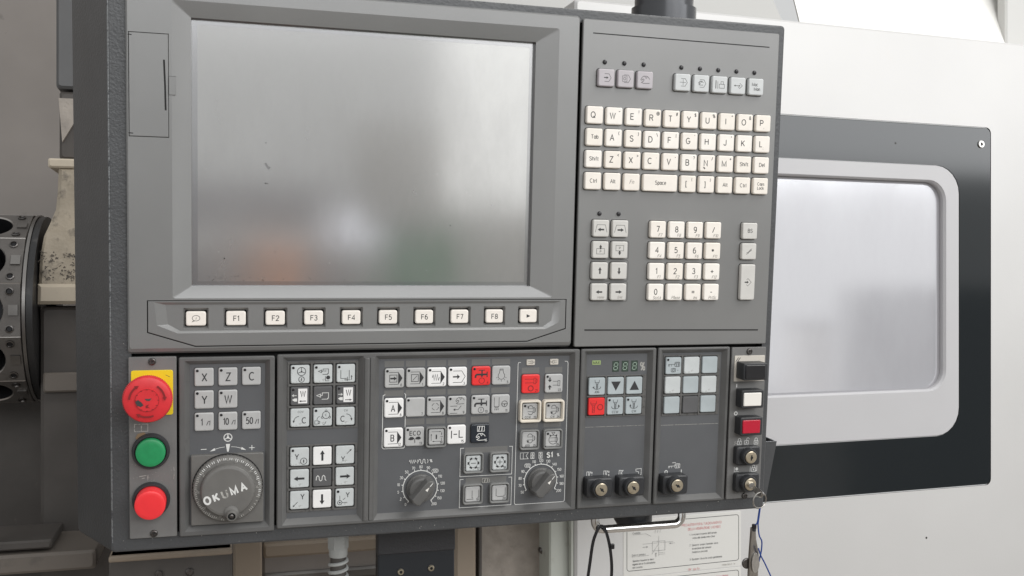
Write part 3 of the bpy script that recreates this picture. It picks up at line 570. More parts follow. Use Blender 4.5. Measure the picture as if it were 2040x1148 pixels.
# ---------------- display bezel
BAY = [(-402.6, 176.4), (-24.0, 176.4), (-24.0, 204.6), (-62.2, 216.4), (-363.5, 216.4), (-402.6, 203.8)]
def inset(poly, d):
    n = len(poly); out = []
    for i in range(n):
        a, b, c = Vector(poly[i - 1]), Vector(poly[i]), Vector(poly[(i + 1) % n])
        d1 = (b - a).normalized(); d2 = (c - b).normalized(); n1 = Vector((-d1.y, d1.x)); n2 = Vector((-d2.y, d2.x)); q = (n1 + n2).normalized()
        out.append(tuple(b + q * d / max(q.dot(n1), .3)))
    return out
mb = MB()
front = rrb(-417, -18.6, -89.6, 217.6, 2, 2)
loft(mb, [(rrb(-418.8, -17.4, -91.2, 222.4, 2.4, 2), 4.0), (rrb(-418.6, -17.4, -91.0, 222.0, 2.4, 2), 3.4), (rrb(-418.4, -17.6, -91.0, 220.6, 2.4, 2), 1.6), (front, 0)], 'bezel_plastic', False)
SO = rrb(-382, -38, -78, 174.4, 2, 2); SI = rrb(-366.6, -59.6, -64.6, 164.2, .6, 2)
CD = rrb(-418.0, -384.6, -49.0, 37.3, .5, 2)     # card door opening
CDb = [(-416.2, -49), (-384.6, -49), (-384.6, 37.3), (-416.2, 37.3)]
holed(mb, front, [SO, inset(BAY, -.35), inset(CDb, -.25)], 0, 'bezel_plastic')
loft(mb, [(SO, 0), (SI, 3.6), (SI, 9.4)], 'bezel_plastic', False)
for lp in (inset(BAY, -.35), inset(CDb, -.25)): loft(mb, [(lp, 0), (lp, 3.6)], 'black_gap', False)
bez = part('display_bezel', mb, 20)
def sub(name, mb, parent, loc=(0, 0, 0), smooth=35): return mb.build(name, parent, loc, smooth)
mb = MB(); e = rrb(-366.9, -59.3, -64.9, 164.5, .6, 2); i2 = rrb(-361.5, -64.0, -60.0, 160.2, .6, 2)
holed(mb, e, [i2], 9.0, 'screen_border'); loft(mb, [(i2, 9.0), (i2, 9.12)], 'screen_film', True)
k = Ink(mb, 9.05, 'smudge')
for x, y, r in ((-304.2, 38.1, .5), (-304.3, 73.5, .8), (-302.5, 73.8, .55), (-137.2, 107.8, .55), (-339.3, 140.1, .8), (-296, 134, .4)): k.disc(x, y, r, 8, ry=r * .8)
k.fill([(-305.5, 56), (-303.8, 55.4), (-301.8, 58.5), (-300, 59.3), (-301.5, 61.4), (-303.5, 59.6)], 'screen_speck')
for i in range(60): k.disc(random.uniform(-358, -68), random.uniform(60, 158) if i % 3 else random.uniform(-55, 158), random.choice((.12, .15, .2, .28)), 6, 'screen_speck' if i % 2 else 'ink_white')
for i in range(40): k.disc(random.uniform(-360, -330) + (random.random() ** 3) * 120, random.uniform(155, 159.5), random.choice((.15, .25, .35)), 6, 'smudge')
sub('screen', mb, bez)
mb = MB(); loft(mb, [(inset(CDb, .2), 3.4), (inset(CDb, .2), .3), (inset(CDb, .6), 0.0)], 'bezel_plastic', True)
k = Ink(mb, -.02, 'black_gap'); k.line([(-388.2, -27.5), (-387.4, -6), (-387.0, 14.6)], 1.5); k.line([(-416.7, -46.8), (-413.5, -46.6)], .8); k.line([(-416.7, 34.6), (-413, 34.8)], .8)
sub('card_door', mb, bez)
mb = MB(); box(mb, -384.4, -379, -14.2, 1.6, -.6, .0, 'bezel_plastic', .3); k = Ink(mb, -.65, 'ink_gray'); k.line([(-384, -14), (-378.6, -14)], .3); sub('door_latch', mb, bez)
FX = [-363 + 33.56 * i for i in range(10)]
mb = MB(); pl = inset(BAY, .35); pl2 = inset(BAY, .75)
SC = [(-397, 177.8), (-29, 177.8), (-31, 198.4), (-44, 204.8), (-378, 204.8), (-395, 197.6)]; SC2 = [(-388, 180.0), (-36, 180.0), (-38, 197), (-47, 202.8), (-376, 202.8), (-386, 197)]
loft(mb, [(pl, 3.4), (pl, .4), (pl2, 0)], 'bezel_plastic', False); holed(mb, pl2, [SC], 0, 'bezel_plastic'); loft(mb, [(SC, 0), (SC2, 1.6)], 'bezel_plastic', False)
pk = [rr(x, 192.2, 10.6, 9.4, .8, 2) for x in FX]; holed(mb, SC2, pk, 1.6, 'bezel_plastic')
for x in FX:
    loft(mb, [(rr(x, 192.2, 10.6, 9.4, .8, 2), 1.6), (rr(x, 192.2, 9.2, 7.2, 1.2, 2), 5.5)], 'bezel_plastic', False)
    loft(mb, [(rr(x, 192.2, 9.2, 7.2, 1.2, 2), 5.5), (rr(x, 192.2, 8.9, 6.9, 1.2, 2), 7.5)], 'black_gap', True)
sub('function_bay', mb, bez, smooth=20)
def cap_key(w, h, m, height=5.0, z0=0.0, flange=True, r=1.6, taper=.3):
    """a sculpted keycap; front face at z0-height"""
    mb = MB()
    if flange: loft(mb, [(rr(0, 0, w / 2 + .85, h / 2 + .85, 2.2, 3), z0 - .02), (rr(0, 0, w / 2 + .85, h / 2 + .85, 2.2, 3), z0 - .16)], 'black_gap', True)
    t = z0 - height
    loft(mb, [(rr(0, 0, w / 2 + taper, h / 2 + taper, r + .5, 3), z0 - .1), (rr(0, 0, w / 2 + .15, h / 2 + .15, r, 3), t + .7), (rr(0, 0, w / 2 - .2, h / 2 - .2, r, 3), t + .2), (rr(0, 0, w / 2 - .7, h / 2 - .7, r - .2, 3), t)], m, True)
    return mb, Ink(mb, t - .06)
for i, x in enumerate(FX):
    mb, k = cap_key(16.4, 12.2, 'cream_key', 4.6, 6.4, False, 1.8)
    if i == 0:
        k.circle(0.1, -.4, 3.2, .4, ry=2.4, m='ink_gray'); k.line([(-2.0, 1.6), (-3.3, 2.9), (-.8, 1.9)], .4, m='ink_gray'); k.text('i', .2, -.4, 2.2, 'ink_gray', italic=.2)
    elif i == 9: k.fill([(-1.8, -1.7), (2, 0), (-1.8, 1.7)], 'ink_dark')
    else: k.text('F%d' % i, 0.3, 0.1, 4.4, 'ink_gray', 1.0)
    sub('function_key', mb, bez, (x, 192.3, 0))

# ---------------- keyboard panel
mb = MB()
loft(mb, [(rrb(-14.6, 193.4, -89.2, 222.6, 1.5, 2), 4.0), (rrb(-14.6, 193.4, -89.2, 222.6, 1.5, 2), .8), (rrb(-13.9, 192.7, -88.5, 221.9, 1.4, 2), 0)], 'keyboard_plastic', True)
k = Ink(mb, -.02, 'black_gap')
k.line([(-4.7, -76.3), (182.6, -75.2)], 1.0); k.line([(-4.6, 206.2), (183.6, 208.2)], 1.3)
k.line([(-4.6, 207.1), (183.2, 209.1)], .35, m='label_strip')
for y0, y1 in ((119.5, 137.2), (138.2, 158.3), (159, 178.8)): k.line(rrb(-.4, 38.8, y0, y1, 2, 2), .35, True, 'ink_gray')
kb = part('keyboard_panel', mb)
for i_, c_ in enumerate(((.84, .785, .71), (.87, .825, .765), (.85, .795, .725))): mat('cream_key_%d' % i_, c_, .42, bump=(3000, .05, .0002), var=(90, .04), dirt=(200 + 40 * i_, .66 + .02 * i_, (.50, .44, .37), .45))
def kkey(x, y, m, draw, w=15.95, h=15.95, ht=4.4):
    if m == 'cream_key': m = random.choice(('cream_key', 'cream_key_0', 'cream_key_1', 'cream_key_2'))
    mb, k = cap_key(w, h, m, ht); k.m = 'ink_gray'; draw(k); return sub('key', mb, kb, (x, y, 0))
rows = ["QWERTYUIOP", "\tASDFGHJKL", "\x01ZXCVBNM\x02\x03"]
sup = {'W': '~', 'E': '!', 'R': '@', 'T': '#', 'Y': '$', 'U': '%', 'I': '^', 'O': '&', 'A': '(', 'S': ')', 'D': '\\', 'F': '|', 'G': "'", 'H': ':', 'J': '"', 'Z': '<', 'X': '>', 'C': '.', 'V': '-', 'B': '?', 'N': '/', 'M': '*', 'P': ',', 'L': ';'}
words = {'\t': 'Tab', '\x01': 'Shift', '\x02': 'Shift', '\x03': 'Del'}
def letter(c):
    def d(k):
        if c in words:
            k.text(words[c], .2, -.3, 3.6, 'ink_gray', 1.0)
            return
        k.text(c, -1.9, -.1, 5.4, 'ink_gray', 1.0)
        if c == 'N': k.fill([(-4.8, 3.6), (-3.2, 3.8), (-2.2, 5.4), (-3.4, 5.8)], 'smudge')
        if c in sup:
            if c in 'PL': k.text(sup[c], .6, 3.4, 2.6, 'ink_gray')
            else: k.text(sup[c], 4.9, -4.6, 3.2, 'ink_gray')
    return d
jit = lambda s=.12: random.uniform(-s, s)
for r, row in enumerate(rows):
    for c, ch in enumerate(row): kkey(-1.8 + 19.88 * c + jit(), .45 + 20.73 * r + jit(), 'cream_key', letter(ch))
def word(t, h=3.6, it=0.0, m='ink_gray', y=-.2): return lambda k: k.text(t, .2, y, h, m, .95, italic=it)
y = .45 + 20.73 * 3
for c, d in ((0, word('Ctrl')), (1, word('Alt')), (2, word('Fn', 3.6, .25, 'ink_faint')), (6, None), (7, word('Alt')), (8, word('Ctrl'))):
    if d: kkey(-1.8 + 19.88 * c, y, 'cream_key', d)
kkey(-1.8 + 19.88 * 3.5, y, 'cream_key', word('Space'), 35.6)
for c, a, b in ((5, '[', '{'), (6, ']', '}')):
    kkey(-1.8 + 19.88 * c, y, 'cream_key', lambda k, a=a, b=b: (k.text(a, -2.2, 0, 5.0), k.text(b, 3.6, -4.4, 2.6)))
kkey(-1.8 + 19.88 * 9, y, 'cream_key', lambda k: (k.text('Caps', 0, -2.1, 2.8), k.text('Lock', -.2, 2.0, 2.8)))
NP = [[('7', 'F7'), ('8', 'F8'), ('9', 'F9'), ('/', 'F10')], [('4', 'F4'), ('5', 'F5'), ('6', 'F6'), ('*', 'F11')], [('1', 'F1'), ('2', 'F2'), ('3', 'F3'), ('+', 'F12')], [('0', 'ScrLk'), ('.', 'Pause'), ('=', 'Ins'), ('-', 'PrtSc')]]
for r in range(4):
    for c in range(4):
        a, b = NP[r][c]
        kkey(67.2 + 20.02 * c + jit(), 107.7 + 20.5 * r + jit(), 'cream_key', lambda k, a=a, b=b: (k.text(a, -.2, -.4 if a != '.' else 1.6, 5.3), k.text(b, 2.6 if len(b) < 4 else 1.5, 5.3, 2.7, 'ink_faint', italic=.25)))
def ar(k, dx, dy, n=''):
    k.arrow(-3 * dx, -3 * dy, 3.6 * dx, 3.6 * dy, 1.5, 3.6, 3.0, 'ink_gray')
    if n: k.text(n, 1.8, 5.0, 2.2, 'ink_faint', italic=.2)
def trap(k, s):
    k.line([(-6, 3.8), (-4.2, -3.4), (4.2, -3.4), (6, 3.8)], .35, m='ink_gray'); k.arrow(-3 * s, 1.2, 3.6 * s, 1.2, 1.5, 3.6, 3.0, 'ink_gray')
def page(k, s):
    k.rect(-4, -.5 * s - 2.4, 4, -.5 * s + 2.4 + .8, .35); k.text('P', 0, .4 * s, 2.2); k.arrow(0, -2.5 * s if s < 0 else -1, 0, -4.6 if s < 0 else 4.6, 1.3, 3.2, 2.4)
def pageu(k): k.rect(-4, -1.2, 4, 4, .35); k.text('P', .1, 1.7, 2.2); k.arrow(0, -.6, 0, -5, 1.5, 3.2, 2.6)
def paged(k): k.rect(-4, -4.4, 4, .8, .35); k.text('P', .1, -1.8, 2.2); k.arrow(0, .6, 0, 5, 1.5, 3.2, 2.6)
for x, y, d in ((7.9, 107.6, lambda k: trap(k, -1)), (27.7, 107.7, lambda k: trap(k, 1)), (7.9, 128.2, pageu), (27.7, 128.2, paged), (7.9, 148.4, lambda k: ar(k, 0, -1)), (27.7, 148.4, lambda k: ar(k, 0, 1)), (7.9, 168.9, lambda k: ar(k, -1, 0, 'Home')), (27.7, 168.9, lambda k: ar(k, 1, 0, 'End'))):
    kkey(x, y, 'warm_gray_key', d)
kkey(167.4, 107.7, 'warm_gray_key', word('BS'))
kkey(167.3, 128.2, 'warm_gray_key', lambda k: (k.line([(-3, 3.2), (1.8, -2.4)], .35), k.line([(-1.6, 2.6), (3.0, -2.8)], .35), k.line([(-3, 1.6), (3, -1.0)], .35)))
kkey(167.3, 159.2, 'warm_gray_key', lambda k: (k.line([(0, -3.8), (3.8, 0), (0, 3.8), (-1.4, 2.4)], .35), k.line([(0, -3.8), (-1.4, -2.4)], .35), k.arrow(-3.6, 0, 1, 0, 1.2, 3, 2)), 15.7, 35.6)
def tape(k): k.line([(-2, -3.6), (2.4, -3.6), (4.6, 0), (2.4, 3.6), (-2, 3.6)], .4)
def hand(k, ox=0, oy=0, s=1.0, m='ink_gray', w=.45):
    q = lambda pts: [(ox + x * s, oy + y * s) for x, y in pts]
    k.line(q([(-4.6, 0), (-3.4, -2.2), (-1.6, -3.6), (1.8, -3.6), (3.4, -2.4), (4.8, -.6)]), w, m=m)
    k.line(q([(-4.6, 0), (-3.4, .5), (-2.4, -.9), (-1.2, -.3), (-1.6, 1.1), (-3.8, 2.5), (-1.8, 3.3), (4.6, 3.0)]), w, m=m)
    k.line(q([(-.6, -3.4), (.9, -1.3), (2.2, -3.4)]), w * .8, m=m)
tops = [(8.6, 'lilac_key', lambda k: (tape(k), k.arrow(-2.6, 0, 2, 0, .9, 2.6, 2))), (28.4, 'lilac_key', lambda k: (tape(k), k.rect(-3.6, -2.6, 1, 2.6, .35), k.circle(-1.3, 0, 1.2, .35))), (48.2, 'lilac_key', lambda k: hand(k, 0, 0, 1)),
        (87.8, 'cool_key', lambda k: (tape(k), k.line([(-3.4, 0), (3.2, 0)], .35), k.line([(.2, -2.8), (.2, 2.8)], .35))), (107.7, 'cool_key', lambda k: (tape(k), hand(k, -.8, -.2, .55))),
        (127.5, 'cool_key', lambda k: (k.line([(-4.4, -4), (-4.4, 4)], .8), k.line([(-2.4, -3), (-2.4, 4)], .4), k.rect(-.8, -.4, 4.8, 3.4, .4), k.rect(1, -3, 3.6, -.4, .35))), (147.4, 'cool_key', lambda k: (k.line([(1.6, -2.6), (4.6, 0), (1.6, 2.6), (0, 1)], .4), k.arrow(-.5, 0, -4.6, 0, .5, 2, 1.6), k.arrow(-2, 0, 2.4, 0, .5, 2, 1.6))),
        (167.3, 'cool_key', lambda k: (k.text('Mac', -1.4, -2.2, 3.0), k.text('Man', .9, 2.2, 3.0)))]
for x, m, d in tops: kkey(x, -35.0, m, d)
mbL = MB(); lathe(mbL, 0, 0, [(2.9, 0), (2.9, -.14)], 'keyboard_plastic', 18); lathe(mbL, 0.2, 0, [(2.3, -.15), (2.2, -.5), (1.6, -1.1), (.7, -1.4)], 'lens_black', 18)
lamps = [(7.7 + 19.95 * i, -49.9) for i in range(3)] + [(87.3 + 19.85 * i, -49.6 + .1 * i) for i in range(5)] + [(7.0, 93.7), (26.8, 93.6)]
L0 = sub('indicator_lamp', mbL, kb, (*lamps[0], 0))
for x, y in lamps[1:]:
    o = L0.copy(); col.objects.link(o); o.location = (x * .001, 0, -y * .001)

# ---------------- module frames
def frame_panel(name, x0, x1, y0, y1, recesses, plate='overlay_film', depth=5.0, frame='module_plastic'):
    mb = MB(); fr = rrb(x0 + .9, x1 - .9, y0 + .9, y1 - .9, 1.2, 2)
    loft(mb, [(rrb(x0, x1, y0, y1, 1.5, 2), 4.1), (rrb(x0, x1, y0, y1, 1.5, 2), .9), (fr, 0)], frame, False)
    hs_ = [rrb(a - 4.2, b + 4.2, c - 4.0, d + 4.6, .6, 2) for a, b, c, d in recesses]
    holed(mb, fr, hs_, 0, frame)
    for (a, b, c, d), h in zip(recesses, hs_):
        inn = rrb(a, b, c, d, .5, 2); loft(mb, [(h, 0), (inn, depth)], frame, False); loft(mb, [(inn, depth - .001), (inn, depth)], plate, True)
    return part(name, mb, 20)
def screw(parent, x, y, z=0):
    mb = MB(); lathe(mb, 0, 0, [(3.3, .3), (3.3, -.3), (2.9, -1.4), (2.4, -1.7), (2.0, -.9)], 'screw_steel', 20)
    k = Ink(mb, -.95, 'black_gap'); k.bar(-1.5, -.35, 1.5, .35); k.bar(-.35, -1.5, .35, 1.5); sub('screw', mb, parent, (x, y, z))
def flat_key(w, h, m, z=5.0, top=3.0, r=1.5, edge='ink_gray', led=True, bulge=.35):
    mb = MB(); loft(mb, [(rr(0, 0, w / 2 + .35, h / 2 + .35, r, 3), z - .05), (rr(0, 0, w / 2 + .35, h / 2 + .35, r, 3), z - .3)], edge, True)
    loft(mb, [(rr(0, 0, w / 2, h / 2, r, 3), z - .25), (rr(0, 0, w / 2 - .1, h / 2 - .1, r, 3), top + bulge), (rr(0, 0, w / 2 - .5, h / 2 - .5, r * .8, 3), top + .08), (rr(0, 0, w / 2 - 1.2, h / 2 - 1.2, r * .7, 3), top)], m, True)
    if led: lathe(mb, -w / 2 + 2.4, -h / 2 + 2.4, [(1.25, top), (1.2, top - .3), (.7, top - .55)], 'lens_black', 12)
    return mb, Ink(mb, top - .06)

# ---------------- safety panel (left)
mb = MB(); loft(mb, [(rrb(-418.2, -379.2, 225.0, 384.2, 1, 2), 4.1), (rrb(-418.2, -379.2, 225.0, 384.2, 1, 2), .6), (rrb(-417.7, -379.7, 225.5, 383.7, 1, 2), 0)], 'safety_plate', True)
k = Ink(mb, -.04, 'ink_worn'); k.rect(-413.6, 283.2, -402.8, 289.6, .5); k.line([(-408, 284.5), (-408, 289)], .8); k.line([(-410, 329.2), (-403, 328.2), (-403, 333)], .6); k.line([(-408, 331), (-405.5, 330.6)], .5)
for i in range(26): k.disc(random.uniform(-417, -381), random.uniform(318, 336), random.uniform(.12, .3), 6)
k.line([(-381.6, 322), (-381.4, 328), (-381.8, 333)], .35)
k.fill([(-413, 295), (-411, 291.5), (-406, 290.2), (-404, 292), (-408, 294.5), (-411, 298)], 'worn_brass')
saf = part('safety_panel', mb)
screw(saf, -399, 228.9); screw(saf, -398.3, 380.3)
mb = MB(); box(mb, -416.1, -382.0, 236.4, 275.6, -.9, .0, 'yellow_plate', .25, 1.6); k = Ink(mb, -.95, 'smudge'); k.line([(-388, 240.6), (-384.5, 242.4)], .35); sub('backing_plate', mb, saf)
def knurl(cx, cy, r0, r1, n): return [(cx + (r0 if i % 2 else r1) * math.cos(2 * math.pi * i / n), cy + (r0 if i % 2 else r1) * math.sin(2 * math.pi * i / n)) for i in range(n)]
mb = MB(); n = 150
loft(mb, [(circ(0, 0, 14, n), -.9), (circ(0, 0, 13, n), -18), (circ(0, 0, 16, n), -22), (knurl(0, 0, 19.0, 19.5, n), -24), (knurl(0, 0, 19.5, 20.1, n), -30.5), (circ(0, 0, 18.7, n), -33.2), (circ(0, 0, 16, n), -34.2), (circ(0, 0, 9.4, n), -34.4), (circ(0, 0, 9.2, n), -35.2)], 'estop_red', True)
k = Ink(mb, -35.3, 'ink_maroon')
for i in range(12): k.bar(-.9 + 8.9 * math.cos(i * math.pi / 6), -.25 + 8.9 * math.sin(i * math.pi / 6), .5 + 8.9 * math.cos(i * math.pi / 6), .3 + 8.9 * math.sin(i * math.pi / 6))
k.fill([(-9.5, 1), (-7, -.6), (-4.4, 1.6), (-2.8, 4.0), (-5, 5.4), (-7.8, 4.2)], 'ink_gray'); k.fill([(-2, -1.5), (1, -1.2), (3.6, -1.8), (2, .6), (-.6, .2)], 'smudge'); k.fill([(-1.2, 4.4), (1.4, 3.4), (.4, 5.4), (2.2, 6.4), (-1, 6.3)], 'ink_maroon')
k.circle(0, 0, 9.3, .25, 40, m='ink_maroon')
for a in (-150, -30, 95):
    k.arc(0, 0, 14, a - 26, a + 20, 1.5, 12, m='ink_maroon')
    t = R(a + 20); c, s = math.cos(t), math.sin(t); tip = R(a + 33)
    k.fill([(12.4 * c, 12.4 * s), (15.8 * c, 15.8 * s), (14 * math.cos(tip), 14 * math.sin(tip))], 'ink_maroon')
sub('emergency_stop', mb, saf, (-400.8, 255.8, 0), 25)
def pushbutton(y, m, out, rcap):
    mb = MB(); lathe(mb, 0, 0, [(15.6, 0), (15.6, -2.5), (14.6, -5.2), (13.2, -5.2), (12.9, -2.0)], 'black_plastic', 48)
    sub('button_ring', mb, saf, (-400.3, y, 0))
    mb = MB(); lathe(mb, 0, 0, [(rcap, -1.5), (rcap, -out + 1.2), (rcap - .4, -out + .4), (rcap - 1.4, -out), (rcap - 4, -out - .12), (2, -out - .2)], m, 48)
    sub('push_button', mb, saf, (-400.2, y, 0))
pushbutton(306.8, 'button_green', 9.5, 12.2); pushbutton(349.8, 'button_red', 19, 12.7)

# ---------------- handwheel panel
hw = frame_panel('handwheel_panel', -377.2, -296.2, 226, 385.2, [(-368.4, -304.4, 233, 376.4)])
def gkey(parent, x, y, m, draw, w=16.1, h=16.1, **kw):
    mb, k = flat_key(w, h, m, **kw); draw(k); return sub('button', mb, parent, (x, y, 0))
def big(t, **a): return lambda k: k.text(t, a.get('x', .3), a.get('y', .2), a.get('h', 6.8), 'ink_dark', a.get('xs', .88))
for x, y, t in ((-356.3, 244, 'X'), (-336.2, 244, 'Z'), (-316.1, 244, 'C'), (-356.3, 264, 'Y'), (-336.2, 264, 'W')): gkey(hw, x, y, 'gray_key', big(t))
for x, t, u in ((-356.3, '1', '/1'), (-336.2, '10', '/1'), (-316.1, '50', '/1')):
    gkey(hw, x, 283.8, 'gray_key', lambda k, t=t, u=u: (k.text(t, -1.6 if len(t) > 1 else -2.0, .3, 5.6, 'ink_dark', .75), k.text(u, 4.8 if len(t) > 1 else 3.6, 1.2, 3.9, 'ink_dark', .8, italic=.1)))
mb = MB(); k = Ink(mb, 4.9, 'ink_white')
k.circle(-336.2, 299.0, 3.4, .75, 24); k.disc(-336.2, 299, 1.1)
for a in (90, 210, 330): k.line([(-336.2 + 1 * math.cos(R(a)), 299 - 1 * math.sin(R(a))), (-336.2 + 3.3 * math.cos(R(a)), 299 - 3.3 * math.sin(R(a)))], .8)
k.fill([(-338.0, 304.8), (-334.3, 304.8), (-335.6, 311.8), (-336.9, 311.8)])
k.bar(-359.2, 308.5, -354.4, 309.1); k.bar(-318.0, 308.8, -313.2, 309.4); k.bar(-315.9, 306.8, -315.3, 311.4)
k.line([(-339, 307.4), (-343, 307.9), (-347.5, 309.2)], .4); k.fill([(-351.6, 311), (-347.6, 308.0), (-347.0, 310.2)])
k.line([(-333.4, 307.4), (-329, 307.9), (-324.5, 309.2)], .4); k.fill([(-320.4, 311), (-324.4, 308.0), (-325, 310.2)])
sub('printed_marks', mb, hw)
mb = MB(); box(mb, -367.4, -305.6, 313.0, 375.9, .2, 5, 'wheel_plastic', .6, 1); sub('wheel_plate', mb, hw)
mb = MB(); n = 120; HC = (-336.3, 342.5)
loft(mb, [(circ(0, 0, 30.4, n), .15), (circ(0, 0, 30.4, n), -.1)], 'black_gap', True)
loft(mb, [(circ(0, 0, 29.2, n), 0), (knurl(0, 0, 29.4, 29.9, n), -2.0), (knurl(0, 0, 29.2, 29.6, n), -5), (circ(0, 0, 28.6, n), -6.0), (circ(0, 0, 26, n), -6.6), (circ(0, 0, 23.5, n), -6.8), (circ(0, 0, 22.7, n), -12.5), (circ(0, 0, 21.8, n), -13.6), (circ(0, 0, 20, n), -14)], 'wheel_plastic', True)
k = Ink(mb, -6.75, 'ink_worn')
for i in range(100):
    a = 2 * math.pi * i / 100
    if 0.3 < a < 2.0 and random.random() < .5: continue
    c, s = math.cos(a), math.sin(a); l = 26.2 if i % 5 else 25.4; k.line([(l * c, l * s), (28.2 * c, 28.2 * s)], .7, m='ink_white' if -2.6 < ((a + math.pi) % (2 * math.pi) - math.pi) < .3 and i % 3 else 'ink_worn')
for i, t in enumerate(('10', '20', '30', '40', '50', '60', '70', '80', '90', '0')):
    a = R(-75 + 36 * i)
    if i in (3, 4): continue
    k.text(t, 24.6 * math.cos(a), 24.6 * math.sin(a), 1.8, 'ink_worn', .8, rot=math.degrees(a) + 90)
k.z = -14.1; 
for t, d in (('O', -16.0), ('K', -8.2), ('U', -.6), ('M', 7.6), ('A', 16.0)):
    k.text(t, -1.7 + d * math.cos(R(-19)), 1.9 + d * math.sin(R(-19)), 6.3, 'ink_worn' if t == 'U' else 'ink_white', 1.0, rot=-19, wt=.27)
whl = sub('handwheel', mb, hw, (*HC, 0), 30)
mb = MB(); loft(mb, [(circ(0, 0, 8.2, 32), -6.6), (circ(0, 0, 7.6, 32), -11), (circ(-.3, -2.0, 5.8, 32), -15.0), (circ(0, 0, 5.0, 32), -15.6), (circ(0, 0, 4.7, 32), -20), (circ(0, 0, 3.9, 32), -21), (circ(0, 0, 3.3, 32), -21), (circ(0, 0, 3.2, 32), -19)], 'wheel_plastic', True, 'black_gap'); lathe(mb, 0, 0, [(1.8, -18.9), (1.7, -20.2), (1.0, -20.5)], 'screw_steel', 14)
sub('crank_knob', mb, hw, (-333.2, 363.2, 0))

# ---------------- operation panel (axis keys and mode keys share one frame)
op = frame_panel('operation_panel', -294, -8.2, 225, 383.8, [(-285.0, -221.4, 231.4, 376.2), (-202.4, -17.2, 231.6, 376.6)])
mb = MB(); loft(mb, [(rrb(-216.6, -211.6, 229, 381.4, .6, 2), 0), (rrb(-216.2, -212.0, 229.4, 381, .6, 2), -1.4), (rrb(-215, -213.2, 230, 380, .6, 2), -1.8)], 'module_plastic', True); loft(mb, [(rrb(-211.3, -207.2, 229, 381.2, .6, 2), 0), (rrb(-210.9, -207.8, 229.4, 380.6, .6, 2), -1.0)], 'module_plastic', True); sub('divider_rib', mb, op)
def key_grid(parent, x0, x1, y0, y1, xs, ys, half, z=5.0):
    mb = MB(); box(mb, x0, x1, y0, y1, z - .7, z, 'dirty_grid', .2, .6); k = Ink(mb, z - .75, 'black_gap')
    for x in xs:
        for y in ys: k.fill(rr(x, y, half + .8, half + .8, 1, 2))
    def rag(a, b, fixed, vert, w):
        n = 13; lo = []; hi = []
        for i in range(n + 1):
            t = a + (b - a) * i / n; e = w * random.uniform(.75, 1.1); e2 = w * random.uniform(.75, 1.1)
            lo.append((fixed - e, t) if vert else (t, fixed - e)); hi.append((fixed + e2, t) if vert else (t, fixed + e2))
        lp = lo + hi[::-1]; loft(mb, [(lp, z - .7), (lp, z - 1.5)], 'dirty_grid', False); tri = tessellate_polygon([[Vector((x, y, 0)) for x, y in lp]]); mb.add(P3(lp, z - 1.5 - (0.05 if vert else 0)), [tuple(q) for q in tri], 'dirty_grid')
    for i in range(len(xs) - 1): rag(y0 + .8, y1 - .8, (xs[i] + xs[i + 1]) / 2, True, .95)
    for i in range(len(ys) - 1): rag(x0 + .8, x1 - .8, (ys[i] + ys[i + 1]) / 2, False, .95)
    return sub('key_grid', mb, parent)
AX = (-273.8, -253.5, -233.0)
key_grid(op, -284.9, -221.5, 232.2, 294.3, AX, (243.5, 263.3, 283.1), 8.6); key_grid(op, -284.9, -221.5, 308.4, 370.6, AX, (319, 339, 359), 8.6)
def akey(x, y, m, draw, led=True, **kw): return gkey(op, x, y, m, draw, 16.8, 16.8, led=led, edge='black_gap', top=2.6, bulge=.6, **kw)
def steer(k): k.circle(1.2, -2.6, 3.7, .55); k.disc(1.2, -2.4, .8); [k.line([(1.2, -2.4), (1.2 + 3.6 * math.cos(R(a)), -2.6 - 3.6 * math.sin(R(a)))], .5) for a in (90, 205, 335)]; k.circle(1.2, 4.6, 2.5, .5); k.line([(1.2, 3.4), (1.2, 5.8)], .7)
def tail(k, m='ink_dark', ox=0, oy=0, s=1.0):
    q = lambda p: [(ox + x * s, oy + y * s) for x, y in p]
    k.line(q([(-5.6, 0), (-2.2, -1.4), (-2.2, 1.4)]), .5, True, m=m); k.line(q([(-2, 0), (-.6, 0), (-.6, -2.4), (5, -2.4), (5, 2.6), (4.2, 2.6), (4.2, 3.4), (-1, 3.4)]), .5, m=m)
akey(AX[0], 243.5, 'pale_worn_key', steer)
akey(AX[1], 243.5, 'pale_worn_key', lambda k: (tail(k, ox=.5, oy=-2.4, s=.85), k.text('NC', 2.2, -2.6, 1.2), k.disc(4.6, 3.4, 1.8), k.line([(2.2, 2), (2.2, 6.4), (5.6, 6.4)], .4)))
akey(AX[2], 243.5, 'pale_worn_key', lambda k: (k.line([(-4.6, -3), (-4.6, 4.6), (.6, 4.6)], .5), k.line([(-1.4, 6), (4.2, 6)], .5), k.line([(3, -3), (3, 5)], .5), k.line([(1.4, 3.2), (1.4, 7)], .5), k.arrow(5.2, 6, 5.2, 1.6, .5, 1.6, 1.6)))
def wkey(s):
    def d(k):
        k.bar(-1.6, -6.8, 6.4, 6.6, 'white_key') if s < 0 else k.bar(-2.0, -6.8, 6.6, 6.6, 'white_key')
        k.text('W', 2.6, -2.0, 5.2, 'ink_dark', .85); k.arrow(5.4 if s < 0 else -.6, 4.6, -.9 if s < 0 else 5.6, 4.6, .7, 2.0, 2)
        k.fill([(-7, 3.2), (-5, 2), (-2.6, 2), (-2.6, 4.8), (-5, 4.8)], 'ink_white'); k.line([(-6.8, -.6), (-3, -.6)], .5, m='ink_white'); k.line([(-5.4, -1.6), (-6.8, -.6), (-5.4, .4)] if s < 0 else [(-4.4, -1.6), (-3, -.6), (-4.4, .4)], .5, m='ink_white')
    return d
